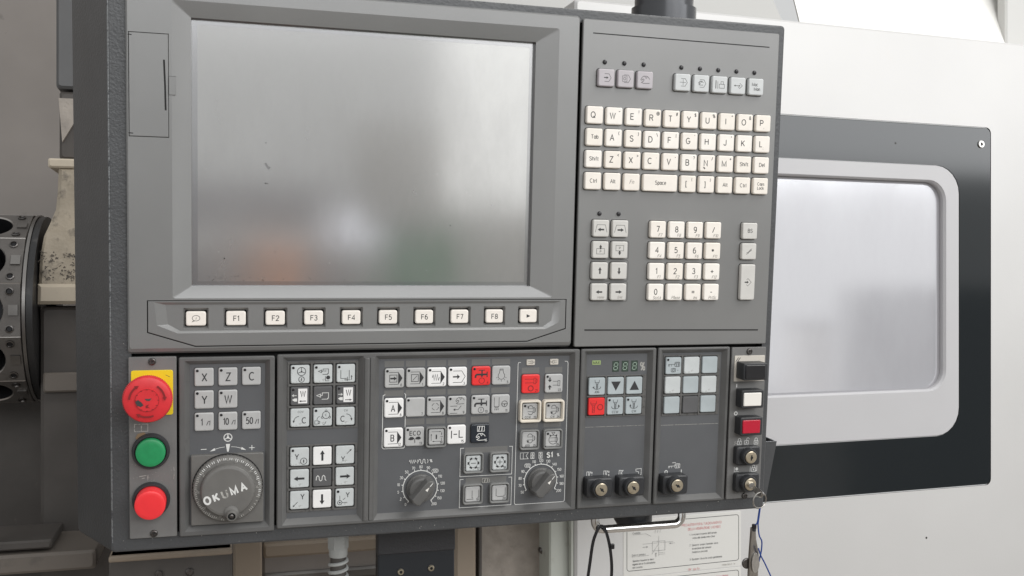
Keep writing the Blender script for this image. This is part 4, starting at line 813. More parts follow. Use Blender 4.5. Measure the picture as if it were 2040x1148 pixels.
akey(AX[0], 263.3, 'dark_key', wkey(-1)); akey(AX[1], 263.3, 'dark_key', lambda k: tail(k, 'ink_white'), False); akey(AX[2], 263.3, 'dark_key', wkey(1))
akey(AX[0], 283.1, 'pale_worn_key', lambda k: (k.text('CCW', .6, -5.4, 1.7), k.text('C', 3.8, 2.4, 5.0), k.arc(-.6, 3.4, 4.8, 180, 268, .45), k.fill([(-6.4, 2.4), (-4.4, 2.4), (-5.6, 4.6)])), False)
akey(AX[1], 283.1, 'pale_worn_key', lambda k: (k.circle(3, -1.8, 3.3, .5), k.text('C', 3, -1.8, 1.9), k.circle(3, -5.6, .9, .4), k.circle(6.3, .3, .9, .4), k.circle(-.4, .3, .9, .4), k.arc(-1.5, 2.6, 3.6, 180, 250, .4), k.arc(-1.0, 3.4, 4.0, 10, 70, .4), k.rect(-7, 3.2, -4, 6.2, .4), k.line([(-4, 3.8), (-2.6, 3.8), (-2.6, 5.6), (-4, 5.6)], .4)))
akey(AX[2], 283.1, 'pale_worn_key', lambda k: (k.text('CW', .4, -5.4, 1.7), k.text('C', -2.4, 2.2, 5.0), k.arc(.6, 2.6, 4.8, 272, 360, .45), k.fill([(4.4, 2), (6.4, 2), (5.6, 4.2)])), False)
def yk(d): return lambda k: d(k)
akey(AX[0], 319, 'pale_worn_key', lambda k: (k.text('Y', -2.4, -.2, 4.8), k.circle(3.6, 4.0, 2.9, .5), k.line([(3.6, 2.6), (3.6, 5.4)], .9)))
akey(AX[2], 319, 'pale_worn_key', lambda k: (k.text('Y', -1.8, 3.6, 4.6), k.arrow(1.6, -1, 6, -5.4, .5, 1.6, 2)), False)
for x, y, dx, dy in ((AX[1], 319, 0, -1), (AX[0], 339, -1, 0), (AX[2], 339, 1, 0), (AX[1], 359, 0, 1)):
    akey(x, y, 'white_key' if dy else 'pale_worn_key', lambda k, dx=dx, dy=dy: k.arrow(-4.4 * dx, -4.4 * dy, 5.2 * dx, 5.2 * dy, 1.9, 4.4, 3.6), False)
akey(AX[1], 339, 'dark_key', lambda k: k.line([(-5.4, 2.4), (-5.2, -.6), (-4, -2), (-2.8, -.6), (-2.6, 2.2), (-1.4, 3.2), (-.2, 2.2), (0, -.8), (1.2, -2), (2.4, -.8), (2.6, 2.0), (3.6, 3.0)], .6, m='ink_white'), False)
akey(AX[0], 359, 'pale_worn_key', lambda k: (k.text('Y', 2.8, -3.2, 4.8), k.line([(-5.6, 5.6), (-1.6, 1.6)], .5), k.fill([(-6, 6), (-5.4, 4.2), (-4.2, 5.4)])), False)
akey(AX[2], 359, 'pale_worn_key', lambda k: (k.text('Y', 2.8, -2.6, 4.6), k.circle(-4.4, 4.4, 2, .5), k.disc(-4.4, 4.4, .8), k.line([(-4.4, 2.4), (-4.4, -2)], .4), k.line([(-2.4, 4.4), (2.4, 4.4)], .4), k.line([(-1.6, 2), (.6, .2)], .4)))

# mode keys
def mkey(x, y, m, draw, num=None, led=True, w=17.9, top=2.9, numm='ink_dark'):
    mb, k = flat_key(w, w + .2, m, top=top, led=led, r=1.9 if w > 16 else 1.4); s = w / 17.9
    draw(k)
    if num is not None: k.text(str(num), 6.3 * s if num < 10 else 5.7 * s, 6.5 * s, 2.2, numm)
    return sub('button', mb, op, (x, y, 0))
def prog(k): k.line([(-4.9, -5.3), (3.7, -5.3), (3.7, 5.8), (-5.2, 5.8)], .45); k.fill([(3.7, -5.4), (7.5, .1), (3.7, 5.9)])
def m0(k): prog(k); k.rect(-4.4, -2.9, 2.3, 3.7, .5); k.arrow(-3.8, .4, 2, .4, 1.5, 4, 2.4)
def m1(k): prog(k); k.rect(-4.2, -2.9, 2.3, 3.7, .5); k.line([(-3, 2.6), (1.2, -1.8)], .45)
def m2(k): prog(k); k.line([(-4.4, .4), (-3.6, -2.2), (-2.6, 3.0), (-1.6, -2.6), (-.6, 3.2), (.4, -2.6), (1.4, 3.0), (2.4, .2)], .6)
def m3(k): k.line([(-4.4, -5.3), (3.8, -5.3), (7.2, 0), (3.8, 5.6), (-4.6, 5.6)], .45); k.arrow(-4.6, .2, 2.2, .2, 1.3, 4.6, 2.6)
def m6(t):
    return lambda k: (prog(k), k.text(t, -.9, .4, 5.8, 'ink_dark', .8))
def m8(k): prog(k); [k.arc(-1.0, .2, 3.2, a, a + 62, .45) for a in (10, 100, 190, 280)]
def m9(k): hand(k, 2.6, -4.4, .9, 'ink_dark', .45); k.line([(-6.8, .4), (.2, .4)], .45); k.line([(4, .2), (1, 3.8), (-2, 3.8)], .45); k.fill([(-3.8, 3.8), (-1.8, 2.6), (-1.8, 5)]); k.line([(-7, 7.2), (.2, 7.2)], .45)
def tap(k, oy=0): k.bar(-2.6, -5.8 + oy, 3.6, -5.0 + oy); k.bar(.1, -5.2 + oy, 1.3, -1.4 + oy); k.line([(-5.6, 1.8 + oy), (-5.4, -.4 + oy), (-4.2, -1.3 + oy), (5.4, -1.3 + oy)], 1.7); k.bar(5.2, -3.8 + oy, 6.2, 1.2 + oy); k.disc(.7, 0 + oy, 1.0)
def m5(k): k.rect(-1.5, -6, 1.7, -5, .45); k.line([(-1.5, -5), (-1.8, -2.4), (-3, -.6), (-3.1, 1.6), (-1.8, 3.4), (0.1, 4.0), (2, 3.4), (3.3, 1.6), (3.2, -.6), (2, -2.4), (1.7, -5)], .45); [k.line([(.1 + 4.2 * math.cos(R(a)), .6 + 4.2 * math.sin(R(a))), (.1 + 5.3 * math.cos(R(a)), .6 + 5.3 * math.sin(R(a)))], .45) for a in (20, 50, 90, 130, 160)]
def m11(k): k.line([(-6.4, -6.4), (-6.4, 2), (-5.4, 3.4), (-2.6, 3.4), (-1.6, 2), (-1.6, -6.4)], .45); k.line([(-6, 2.4), (-2, 2.4)], .4); [k.fill([(x - .5, 4.4), (x + .5, 4.4), (x, 6.4)]) for x in (-5.6, -4, -2.4)]; k.circle(3.8, 0, 2.8, .5); k.line([(1.2, 0), (6.4, 0)], .5); k.line([(3.8, 0), (3.8, 1.8)], .7)
def m13(k): k.text('ECO', .4, -3.2, 3.9, 'ink_dark', 1.0, wt=.17); k.fill([(-.2, 2.0), (-1.6, .4), (-4, .2), (-6.2, 2.4), (-4, 3.4), (-1.6, 3.0)]); k.fill([(.4, 2.0), (1.8, .4), (4.2, 0), (6.2, 1.8), (4.2, 3.0), (1.8, 2.8)]); k.line([(.1, 2.2), (.1, 6)], .6)
def m14(k): k.arrow(-4.4, -5, 4.4, -5, .35, 1.2, 1.6); k.arrow(4.9, -4.6, 4.9, -1.4, .35, 1.2, 1.6); k.line([(3.8, -.2), (6, -.2)], .4); k.line([(4.9, 1), (4.9, 4.2), (-2.6, 4.2)], .35); k.arrow(-1, 4.2, -4, 4.2, .35, 1.2, 1.6); k.arrow(-5, 3.6, -5, -3.2, .35, 1.2, 1.6); k.bar(-.7, -2.2, .5, 2.0)
def m15(k): k.bar(-5.4, -3.8, -4.5, 3.6); k.bar(-3, -.7, .4, .2); k.bar(2.0, -4, 2.9, 3.2); k.bar(2.9, 2.4, 6.2, 3.2)
def m16(k): k.rect(-2.6, -7, 4.2, -2.2, .5, 'ink_white'); k.line([(-.4, -6.8), (-1.4, -2.4)], .8, m='ink_white'); k.line([(2, -6.8), (1.6, -2.4)], .8, m='ink_white'); hand(k, .6, 3.4, .95, 'ink_white', .6)
MX = (-188.4, -168.4, -148.5, -128.6, -105.8, -86.1)
for c, (m, d, n, l) in enumerate((('gray_key', m0, 0, 1), ('gray_key', m1, 1, 1), ('white_key', m2, 2, 1), ('white_key', m3, 3, 1))): mkey(MX[c], 249.1, m, d, n)
mkey(MX[4], 249.0, 'red_key', lambda k: (tap(k), k.circle(.6, 4.6, 2.7, .5, m='ink_maroon')), 4, numm='ink_maroon'); mkey(MX[5], 248.9, 'gray_key', m5, 5, False)
for c, (m, d, n) in enumerate((('white_key', m6('A'), 6), ('gray_key', lambda k: None, 7), ('gray_key', m8, 8), ('gray_key', m9, 9), ('gray_key', lambda k: (tap(k), k.circle(.4, 5.0, 2.7, .45), k.line([(.4, 3.6), (.4, 6.4)], .45)), 10))): mkey(MX[c], 277.0 - .08 * c, m, d, n)
mkey(MX[5], 276.5, 'gray_key', m11, 11, False)
mkey(MX[0] - .2, 304.9, 'white_key', m6('B'), 12); mkey(MX[1] - .2, 304.7, 'warm_gray_key' if 0 else 'gray_key', m13, 13); mkey(-148.2, 305.6, 'gray_key', m14, 14, False, 14.6, 1.6); mkey(MX[3], 304.4, 'white_key', m15, 15); mkey(MX[4], 304.4, 'navy_key', m16, 16, False, numm='ink_white')
def chuck(k, oy=0, m='ink_dark'): k.line([(-6, -1.8 + oy), (3, -1.8 + oy)], .4, m=m); k.line([(-6, 1.8 + oy), (3, 1.8 + oy)], .4, m=m); k.rect(3, -2.8 + oy, 5, 2.8 + oy, .4, m=m); k.rect(5, -1.6 + oy, 6.2, 1.6 + oy, .4, m=m)
mkey(-56.5, 258, 'red_key', lambda k: (chuck(k, -2.8, 'ink_maroon'), k.circle(0, 4.4, 2.5, .8, m='ink_maroon')), 21, False, numm='ink_maroon')
mkey(-33.1, 258.1, 'gray_key', lambda k: (k.arrow(-4.2, -5.8, -4.2, -1.2, 1.2, 4.2, 2.4), k.arrow(-4.2, 6, -4.2, 1.4, 1.2, 4.2, 2.4), k.line([(-1, -2), (4, -2)], .4), k.line([(-1, 1.8), (4, 1.8)], .4), k.rect(4, -2.6, 6, 2.4, .4)), 22)
def spin(t, n, s):
    def d(k):
        k.line([(-2.4, -2.4), (3, -2.4)], .35); k.line([(-2.4, .4), (3, .4)], .35); k.rect(3.2, -3.4, 4.6, 1.4, .35); k.rect(4.6, -2.4, 5.4, .4, .35); k.arc(.4, -3, 2.4, 180, 360, .5); k.arc(.4, 1, 2.4, 0, 150, .5)
        if s < 0: k.fill([(-3, -4.6), (-.8, -5), (-1.8, -2.6)])
        else: k.fill([(-3, .8), (-.4, 1.2), (-2.0, 3.4)])
        k.text(t, -2.2 if len(t) > 2 else -.6, 5.9, 2.1, 'ink_dark', .95); k.text(str(n), 5.0, 5.9, 1.8, 'ink_dark')
    return d
mkey(-56.7, 284.5, 'gray_key', spin('CCW', 23, -1), None, True, 15.0, 2.4); mkey(-33.1, 284.8, 'gray_key', spin('CW', 24, 1), None, True, 15.0, 2.4)
mkey(-56.6, 312.0, 'gray_key', spin('JOG', 25, 1), None, False, 15.0, 2.0)
mkey(-33.0, 312.4, 'gray_key', lambda k: (k.circle(.4, .8, 4.4, .5), k.line([(-2.6, -1), (2.6, -1)], .4), k.line([(-2.6, 2.4), (2.6, 2.4)], .4), k.rect(2.4, -1.4, 3.8, 2.8, .4), k.line([(-1.2, -6.4), (2, -6.4), (.4, -4)], .4, True), k.fill([(-3.4, -4.6), (-1.6, -3.4), (-3.2, -2.4)]), k.fill([(4.2, -4.6), (2.6, -3.4), (4.2, -2.4)])), 26, True, 15.0, 2.0)
def oct_(s):
    def d(k):
        for a in range(0, 360, 60): k.arc(0, -.2, 5.0, a - 15, a + 15, 1.5, 5)
        k.circle(0, -.2, 4.2, .3); k.bar(-2.4, -.45, 2.4, .1)
        if s > 0: k.bar(-.25, -2.6, .25, 2.2)
    return d
mkey(-111.8, 332.8, 'pale_worn_key', oct_(-1), 17, False, 14.6, 2.2); mkey(-85.7, 332.9, 'pale_worn_key', oct_(1), 18, False, 14.6, 2.2)
mkey(-111.9, 362.7, 'gray_key', lambda k: (k.line([(-.6, -3.6), (-.6, 3.6), (.4, 3.6)], .5), k.line([(-5.8, 4.8), (.8, 4.8)], .5), k.line([(6.0, -4), (6.0, 3.2), (4.6, 3.2)], .5)), 19, False, 14.6, 2.2)
mkey(-85.4, 362.9, 'gray_key', lambda k: (k.line([(-3.4, -4.2), (-3.4, 2.8), (-2.2, 2.8)], .5), k.line([(-2.2, 3.6), (4.2, 3.4)], .5), k.line([(5.6, -5), (5.6, 2.6), (4, 2.6)], .5)), 20, False, 14.6, 2.2)
def guard(x, y, m, s=10.1, zt=.2, wall=1.5):
    mb = MB(); a = lambda i, r: rr(x, y, s - i, s - i, r, 4)
    loft(mb, [(a(0, 2.6), 4.9), (a(.2, 2.5), zt + .5), (a(.6, 2.3), zt), (a(wall - .3, 1.9), zt), (a(wall, 1.7), zt + .4), (a(wall + .6, 1.4), 4.6)], m, False); sub('key_guard', mb, op)
for x, y in ((-148.6, 305.8), (-56.7, 312.3), (-33.1, 312.4), (-112.0, 332.5), (-86.0, 332.7), (-112.0, 362.6), (-85.6, 362.8)): guard(x, y, 'clear_guard', 9.9)
for x, y in ((-57.0, 284.3), (-33.4, 284.5)): guard(x, y, 'cream_guard', 10.8, -1.0, 2.0)
strips = [(x, 236.2, 9.0, 2.8) for x in MX] + [(x, 263.6, 9.0, 2.7) for x in MX] + [(x, 291.0, 9.0, 2.9) for x in MX[1:5]]
for x in (-56.5, -33.1): strips += [(x, 245.3, 8.8, 2.8), (x, 271.0, 8.8, 2.6), (x, 298.6, 8.8, 2.8)]
strips += [(-98.6, 320.8, 21, 2.8), (-98.3, 350.1, 20.1, 2.7)]
for x, y, a, b in strips:
    mb = MB(); loft(mb, [(rr(0, 0, a, b, .2, 1), 4.99), (rr(0, 0, a, b, .2, 1), 4.9)], 'label_strip', True); sub('label_strip', mb, op, (x, y, 0))
for i, x in enumerate((-56.7, -33.0)):
    mb = MB(); box(mb, x - 4.2, x + 4.2, 234.5, 240.1, 3.9, 5, 'cream_plate', .3, .8); k = Ink(mb, 3.84, 'ink_gray'); s = -1 if i else 1
    k.rect(x + .2 * s, 235.9, x + 1.6 * s, 238.7, .3); k.line([(x - 2.6 * s, 236.4), (x, 236.4)], .3); k.line([(x - 2.6 * s, 238.2), (x, 238.2)], .3); k.text('S%d' % (i + 1), x + 2.8 * s, 237.3, 1.3, 'ink_gray'); sub('spindle_tag', mb, op)
mb = MB(); k = Ink(mb, 4.8, 'ink_white')
k.line([(-196.4, 264.6), (-198.4, 265.6), (-198.8, 314), (-197.6, 315.6), (-178.6, 315.6), (-177.6, 314.4), (-177.4, 265), (-178.6, 264)], .55)
for y0, y1 in ((318.4, 345.8), (348.6, 376.0)): k.line([(-120.6, y0), (-124.0, y0), (-124.2, y1), (-73, y1), (-72.8, y0 + .2), (-76, y0 + .2)], .5)
k.line([(-66.4, 237.2), (-68.6, 237.4), (-69.2, 239), (-69.6, 374.6), (-68.6, 376.2), (-19.6, 376.2), (-18.4, 374.8), (-18.6, 239), (-19.4, 237.2), (-22, 237.0)], .5)
def dial(cx, cy, r, a0, step, vals, hot):
    k.arc(cx, cy, r, a0, a0 + step * (len(vals) - 1), .8, 48)
    for i, v in enumerate(vals):
        a = R(a0 + step * i); c, s = math.cos(a), math.sin(a); k.line([(cx + (r - .2) * c, cy + (r - .2) * s), (cx + (r + 1.6) * c, cy + (r + 1.6) * s)], .8)
        rr_ = r + 3.6 + (1.0 if len(v) > 2 else .4) * abs(c); k.text(v, cx + rr_ * c + .6 * c, cy + rr_ * s, 2.5, 'ink_white', .9, wt=.15)
        if v == hot: k.line(rr(cx + rr_ * c + .5 * c, cy + rr_ * s, 3.1, 1.8, 1.7, 3), .35, True)
dial(-162.3, 354.2, 16.4, 131, 20, '0 2 5 10 30 50 70 80 90 100 110 120 130 150 200'.split(), '100')
dial(-43.8, 353.9, 16.5, 150, 20, '50 70 80 90 100 110 120 130 140 150 160 180 200'.split(), '100')
k.line([(-173.4, 328.6), (-172.6, 327), (-171.8, 330.2), (-171, 327), (-170.2, 330.2), (-169.4, 327), (-168.6, 330.2), (-167.8, 327), (-167.2, 329)], .5)
k.text('(', -165.6, 328.5, 3.2); k.text(')', -155.8, 328.5, 3.2); k.line([(-164.6, 329), (-164.4, 327.4), (-163.4, 326.6), (-162.5, 327.4), (-162.4, 330), (-161.5, 331), (-160.5, 330), (-160.4, 327.4), (-159.5, 326.6), (-158.5, 327.4), (-158.4, 330), (-157.4, 330.8)], .5); k.text('%', -152.6, 328.5, 2.8)
k.rect(-65.2, 325.2, -62.2, 331.2, .4); k.line([(-62.2, 325.2), (-57.2, 325.2), (-59.4, 328.2), (-57.2, 331.2), (-62.2, 331.2)], .4)
for x in (-53.0, -44.8): k.rect(x - 1.6, 325.4, x + 1.6, 331.2, .5); k.arrow(x, 327.9, x, 325.8, .5, 1.8, 1.2); k.arrow(x, 328.7, x, 330.8, .5, 1.8, 1.2); k.bar(x - 1.5, 328.1, x + 1.5, 328.5)
k.text('S1', -35.2, 328.4, 4.6, 'ink_white', 1.0, wt=.24); k.text('%', -26.8, 328.6, 2.8)
k.line(rrb(-102.4, -95.6, 348.2, 352.2), .4, True, 'ink_worn'); k.line([(-100.6, 352), (-99.6, 348.6)], .9, m='ink_worn'); k.line([(-97.8, 352), (-97.2, 348.6)], .7, m='ink_worn')
sub('printed_marks', mb, op)
def rotary(cx, cy, ang):
    mb = MB(); n = 48; lathe(mb, 0, 0, [(13.4, 4.9), (13.4, 2.8), (12.8, 1.6), (12.2, 1.2), (11.8, -3), (11.2, -4.2), (9.5, -4.6)], 'knob_gray', n)
    ca, sa = math.cos(R(ang)), math.sin(R(ang))
    def bar_(l0, l1, w, z): return [(x * ca - y * sa, x * sa + y * ca) for x, y in [(-l0, -w), (l1 - w * .75, -w), (l1 - .25 * w, -w * .6), (l1, -w * .2), (l1, w * .2), (l1 - .25 * w, w * .6), (l1 - w * .75, w), (-l0, w), (-l0 - w * .35, w * .5), (-l0 - w * .35, -w * .5)]]
    loft(mb, [(bar_(12, 14.2, 5.4, 0), 2.0), (bar_(11.8, 14, 5.0, 0), -12), (bar_(11.4, 13.4, 4.5, 0), -14.6), (bar_(10.6, 12.6, 3.8, 0), -15.2)], 'knob_gray', True)
    k = Ink(mb, -15.3, 'lens_white'); q = lambda p: [(x * ca - y * sa, x * sa + y * ca) for x, y in p]
    k.fill(q([(3.0, -1.3), (7.4, 0), (3.0, 1.3)])); k.fill(q([(8.2, -.35), (12.2, -.35), (12.2, .35), (8.2, .35)]), 'ink_white')
    sub('rotary_knob', mb, op, (cx, cy, 0), 25)
rotary(-162.3, 354.2, -49); rotary(-43.8, 353.9, -50)

# ---------------- spindle panel
sp_ = frame_panel('spindle_panel', -6.8, 72.4, 225, 383.2, [(1.0, 64.6, 231, 375.4)])
SX = (11.2, 31.0, 50.7); key_grid(sp_, 1.2, 64.2, 252.0, 293.4, SX, (262.4, 282.4), 8.8)
def dkey(parent, x, y, m, draw, led=False): return gkey(parent, x, y, m, draw, 17.2, 17.2, led=led, edge='black_gap', top=2.2, bulge=.8)
def drill(k, s=0, m='ink_dark'):
    k.line([(-2.4, -6.4), (-2.0, -3.8), (2.0, -3.8), (2.4, -6.4)], .45, m=m); k.rect(-1.1, -3.8, 1.1, -2.4, .4, m=m); k.line([(-.8, -2.4), (-.8, 1.6), (0, 2.4), (.8, 1.6), (.8, -2.4)], .4, m=m)
    for i in range(4): k.line([(-.8, -1.2 + i * .9), (.8, -1.8 + i * .9)], .35, m=m)
    k.arc(0, .6, 3.8, -10, 190, .5, 16, 2.2, m=m)
    if s <= 0: k.fill([(-4.8, .8), (-2.8, -.2), (-3.0, 1.8)] if s == 0 else [(4.8, .6), (3.6, -1.6), (2.6, .6)], m)
    else: k.fill([(-4.8, .6), (-3.6, -1.6), (-2.6, .6)], m)
dkey(sp_, SX[0], 262.3, 'blue_gray_key', lambda k: (drill(k, 0), k.text('JOG', 0, 5.4, 2.0)))
dkey(sp_, SX[1], 262.3, 'blue_gray_key', lambda k: k.fill([(-5, -4.4), (5, -4.4), (0, 4.8)])); dkey(sp_, SX[2], 262.4, 'blue_gray_key', lambda k: k.fill([(-5, 4.4), (5, 4.4), (0, -4.8)]))
dkey(sp_, SX[0] + .2, 282.3, 'red_key', lambda k: (k.line([(-6.2, -5), (-6.2, -2.8), (-.4, -2.8), (-.4, -5.6)], .5, m='ink_maroon'), k.rect(-5, -2.8, -1.6, -1, .45, 'ink_maroon'), k.rect(-4.4, -1, -2.2, 6, .45, 'ink_maroon'), [k.line([(-4.4, 1.6 + i * 1.6), (-2.2, .2 + i * 1.6)], .4, m='ink_maroon') for i in range(3)], k.circle(3.8, .6, 2.7, .7, m='ink_maroon')))
dkey(sp_, SX[1], 282.4, 'blue_gray_key', lambda k: (drill(k, -1), k.text('CCW', 0, 5.8, 2.2)), True); dkey(sp_, SX[2], 282.5, 'blue_gray_key', lambda k: (drill(k, 1), k.text('CW', .3, 5.6, 2.2)), True)
for x in (31.2, 41.1, 51.1):
    mb = MB(); box(mb, x - 3.5, x + 3.5, 237.8, 248.6, 4.7, 5, 'led_window', .1, .3); k = Ink(mb, 4.66, 'led_green'); sh = lambda x_, y_: (x_ - .12 * (y_ - 243.2), y_)
    for a, b in (((-1.5, 239.8), (1.5, 239.8)), ((-1.4, 243.2), (1.4, 243.2)), ((-1.5, 246.6), (1.5, 246.6)), ((-1.9, 240.3), (-1.9, 242.8)), ((1.9, 240.3), (1.9, 242.8)), ((-1.9, 243.7), (-1.9, 246.2)), ((1.9, 243.7), (1.9, 246.2))): k.line([sh(x + a[0], a[1]), sh(x + b[0], b[1])], .7)
    sub('digit_window', mb, sp_)
mb = MB(); box(mb, 6.4, 15.2, 237.0, 241.2, 4.6, 5, 'led_chip', .1, .3); Ink(mb, 4.56, 'ink_dark').text('MAX', 10.8, 239.1, 2.4, 'ink_dark', 1.0, wt=.2); sub('limit_lamp', mb, sp_)
mb = MB(); k = Ink(mb, 4.9, 'ink_white'); k.text('%', 60.0, 243.8, 8.0, 'ink_worn', .75); k.line([(1.2, 303.1), (64.2, 303.3)], .3, m='ink_worn')
def arb(k, x, y, kind):
    k.rect(x - 3.0, y - 2.8, x - 1.0, y + 2.8, .5); 
    k.line([(x - 1, y - 2.6), (x + 1.4, y - 2.6), (x - .2, y - .6), (x - .2, y + .6), (x + 1.4, y + 2.6), (x - 1, y + 2.6)], .5)
    if kind == 1: k.arrow(x + 2.4, y - .4, x + 2.4, y - 2.8, .5, 1.6, 1.4); k.arrow(x + 2.4, y + .4, x + 2.4, y + 2.8, .5, 1.6, 1.4)
    if kind == 2: k.arrow(x + 2.4, y - 2.8, x + 2.4, y - .4, .5, 1.6, 1.4); k.arrow(x + 2.4, y + 2.8, x + 2.4, y + .4, .5, 1.6, 1.4)
arb(k, 7.2, 350.7, 1); arb(k, 25.1, 350.6, 2); arb(k, 41.4, 350.8, 0); k.line([(56.4, 347.6), (62.2, 347.2), (62.2, 353.4), (56.8, 353.4), (56.8, 352.4), (59.4, 352.4), (59.4, 350.6), (56.4, 349.6)], .5, True); sub('printed_marks', mb, sp_)
def keylock(parent, bx, by, cx, cy, z0, slot=35, w=27, h=19):
    mb = MB(); box(mb, bx - w / 2 + .4, bx + w / 2, by - h / 2, by + h / 2, -8, z0, 'black_plastic', 1.2, 2.2)
    lathe(mb, cx, cy, [(8.6, -8), (8.4, -13.5), (7.8, -14.4)], 'black_plastic', 36)
    sub('lock_housing', mb, parent)
    mb = MB(); lathe(mb, cx, cy, [(6.7, -14.3), (6.7, -14.6)], 'black_gap', 32); lathe(mb, cx, cy, [(6.2, -14), (6.2, -15.6), (5.6, -16.2), (3.0, -16.3)], 'lock_brass', 32)
    k = Ink(mb, -16.4, 'black_gap', cx, cy); k.disc(.3, .2, 1.5); ca, sa = math.cos(R(slot)), math.sin(R(slot)); k.line([(-2.6 * ca, -2.6 * sa), (3.0 * ca, 3.0 * sa)], 1.3); sub('lock_cylinder', mb, parent)
keylock(sp_, 13.6, 361.2, 12.3, 360.4, 5, 45); keylock(sp_, 47.4, 361.6, 45.8, 360.5, 5, 45)

# ---------------- tool panel
tp = frame_panel('tool_panel', 74.4, 153.4, 225.2, 383.8, [(81.8, 146.2, 231.2, 376.8)])
TX = (92.2, 112.2, 132.2); TY = (243.6, 263.4, 283.4); key_grid(tp, 82.0, 145.0, 233.2, 295.0, TX, TY, 8.6)
def toolpic(k, ox=0, oy=0, s=1.0, m='ink_dark'):
    q = lambda p: [(ox + x * s, oy + y * s) for x, y in p]
    k.line(q([(-6, 1.6), (-6, -.4), (1, -.4), (2.4, -1.6)]), .45, m=m); k.line(q([(-4.8, -.2), (-4.8, 1.6)]), .4, m=m); k.line(q([(-2.6, -.2), (-2.6, 1.6)]), .4, m=m)
    k.line(q(rrb(1, 6.4, -2.6, 1.8, .8, 2)), .45, True, m=m); k.line(q([(2.8, 1.4), (3.4, -2.2)]), .6, m=m); k.line(q([(4.8, 1.4), (5.2, -2.2)]), .6, m=m)
def t0(k): toolpic(k, .2, -1.0); k.line(rrb(-2.6, 2.2, 2.6, 6.2, 1, 2), .45, True); k.circle(-.2, 4.4, 1.1, .45); k.disc(4.6, 4.6, .4)
for r in range(3):
    for c in range(3):
        dkey(tp, TX[c] + jit(.2), TY[r] + jit(.2), 'dark_key' if (r, c) == (2, 1) else 'pale_worn_key' if (r + c) % 2 else 'blue_gray_key', t0 if r + c == 0 else (lambda k: None), r + c == 0)
mb = MB(); k = Ink(mb, 4.9, 'ink_worn'); k.line([(82, 304.2), (145.6, 304.6)], .35); k.m = 'ink_white'; toolpic(k, 98.1, 347, 1.0, 'ink_white'); k.line([(96, 343.2), (100, 343.0)], .5); k.circle(89.5, 352.2, 1.4, .8); k.bar(105.9, 350.6, 106.7, 354.0); sub('printed_marks', mb, tp)
keylock(tp, 94.4, 362.6, 92.8, 361.0, 5, 30)

# ---------------- switch panel (right strip)
mb = MB(); loft(mb, [(rrb(155.4, 194.2, 226, 383.2, 1, 2), 4.1), (rrb(155.4, 194.2, 226, 383.2, 1, 2), .6), (rrb(155.9, 193.7, 226.5, 382.7, 1, 2), 0)], 'safety_plate', True)
k = Ink(mb, -.05, 'ink_white'); k.bar(161.7, 263.5, 162.7, 267.0); k.circle(162.5, 293.9, 1.6, .9)
def padlock(x, y, op_=0): k.rect(x - 2.2, y - .6, x + 2.2, y + 3.0, .5); k.bar(x - .5, y + .4, x + .5, y + 2); k.line([(x - 1.4 + op_, y - .8), (x - 1.4 + op_, y - 2.6), (x - .7 + op_, y - 3.5), (x + .7 + op_, y - 3.5), (x + 1.4 + op_, y - 2.6), (x + 1.4 + op_, y - .8 if not op_ else y - 2)], .5)
padlock(168, 323.6); k.line([(162, 326.6), (163.2, 324.6), (165, 325.4)], .6, m='ink_worn'); k.line([(162.2, 324), (164.4, 322.8)], .6, m='ink_worn'); padlock(176, 323.3, 1.6); padlock(187, 323.8)
k.line([(163.4, 349.6), (163.4, 354.6), (168.6, 354.6)], .4); k.disc(166.2, 351.8, 1.6); padlock(185.4, 352.2); k.line([(181.6, 355.6), (181.6, 350)], .5); k.line([(189.2, 349.4), (189.2, 354.6), (187.8, 354.6)], .5); k.line([(183, 356.2), (188, 356.0)], .5)
sw = part('switch_panel', mb); screw(sw, 174.9, 230.3); screw(sw, 176.4, 380.4)
mb = MB(); box(mb, 158.4, 192.6, 234.4, 260.8, -.9, 0, 'cream_plate', .2, .6); k = Ink(mb, -.95, 'ink_dark'); k.line([(159.6, 240.4), (162.4, 236.2)], .7); k.line([(161.2, 241), (164.6, 236.2)], .7); sub('backing_plate', mb, sw)
def sqbutton(y, m, w, h, hw_, hh, depth, x=174.2, z0=0):
    mb = MB(); box(mb, x - hw_, x + hw_, y - hh, y + hh, -depth + .6, z0, 'black_plastic', .7, 1.2); sub('button_housing', mb, sw)
    mb = MB(); q = x - .8; box(mb, q - w / 2, q + w / 2, y - h / 2, y + h / 2, -depth - .8, -depth + .6, m, .5, .8)
    sub('push_button', mb, sw)
sqbutton(248.6, 'lens_black', 22, 14, 13.4, 8.6, 17, 174.0, -.9); sqbutton(277.2, 'lens_white', 19.8, 13.4, 12.4, 9.2, 13); sqbutton(305.2, 'lens_red', 19.6, 13.4, 12.4, 9.2, 13)
keylock(sw, 174.6, 336.8, 173.4, 336.3, 0, 95); keylock(sw, 175.2, 365.0, 174.0, 364.2, 0, 40)

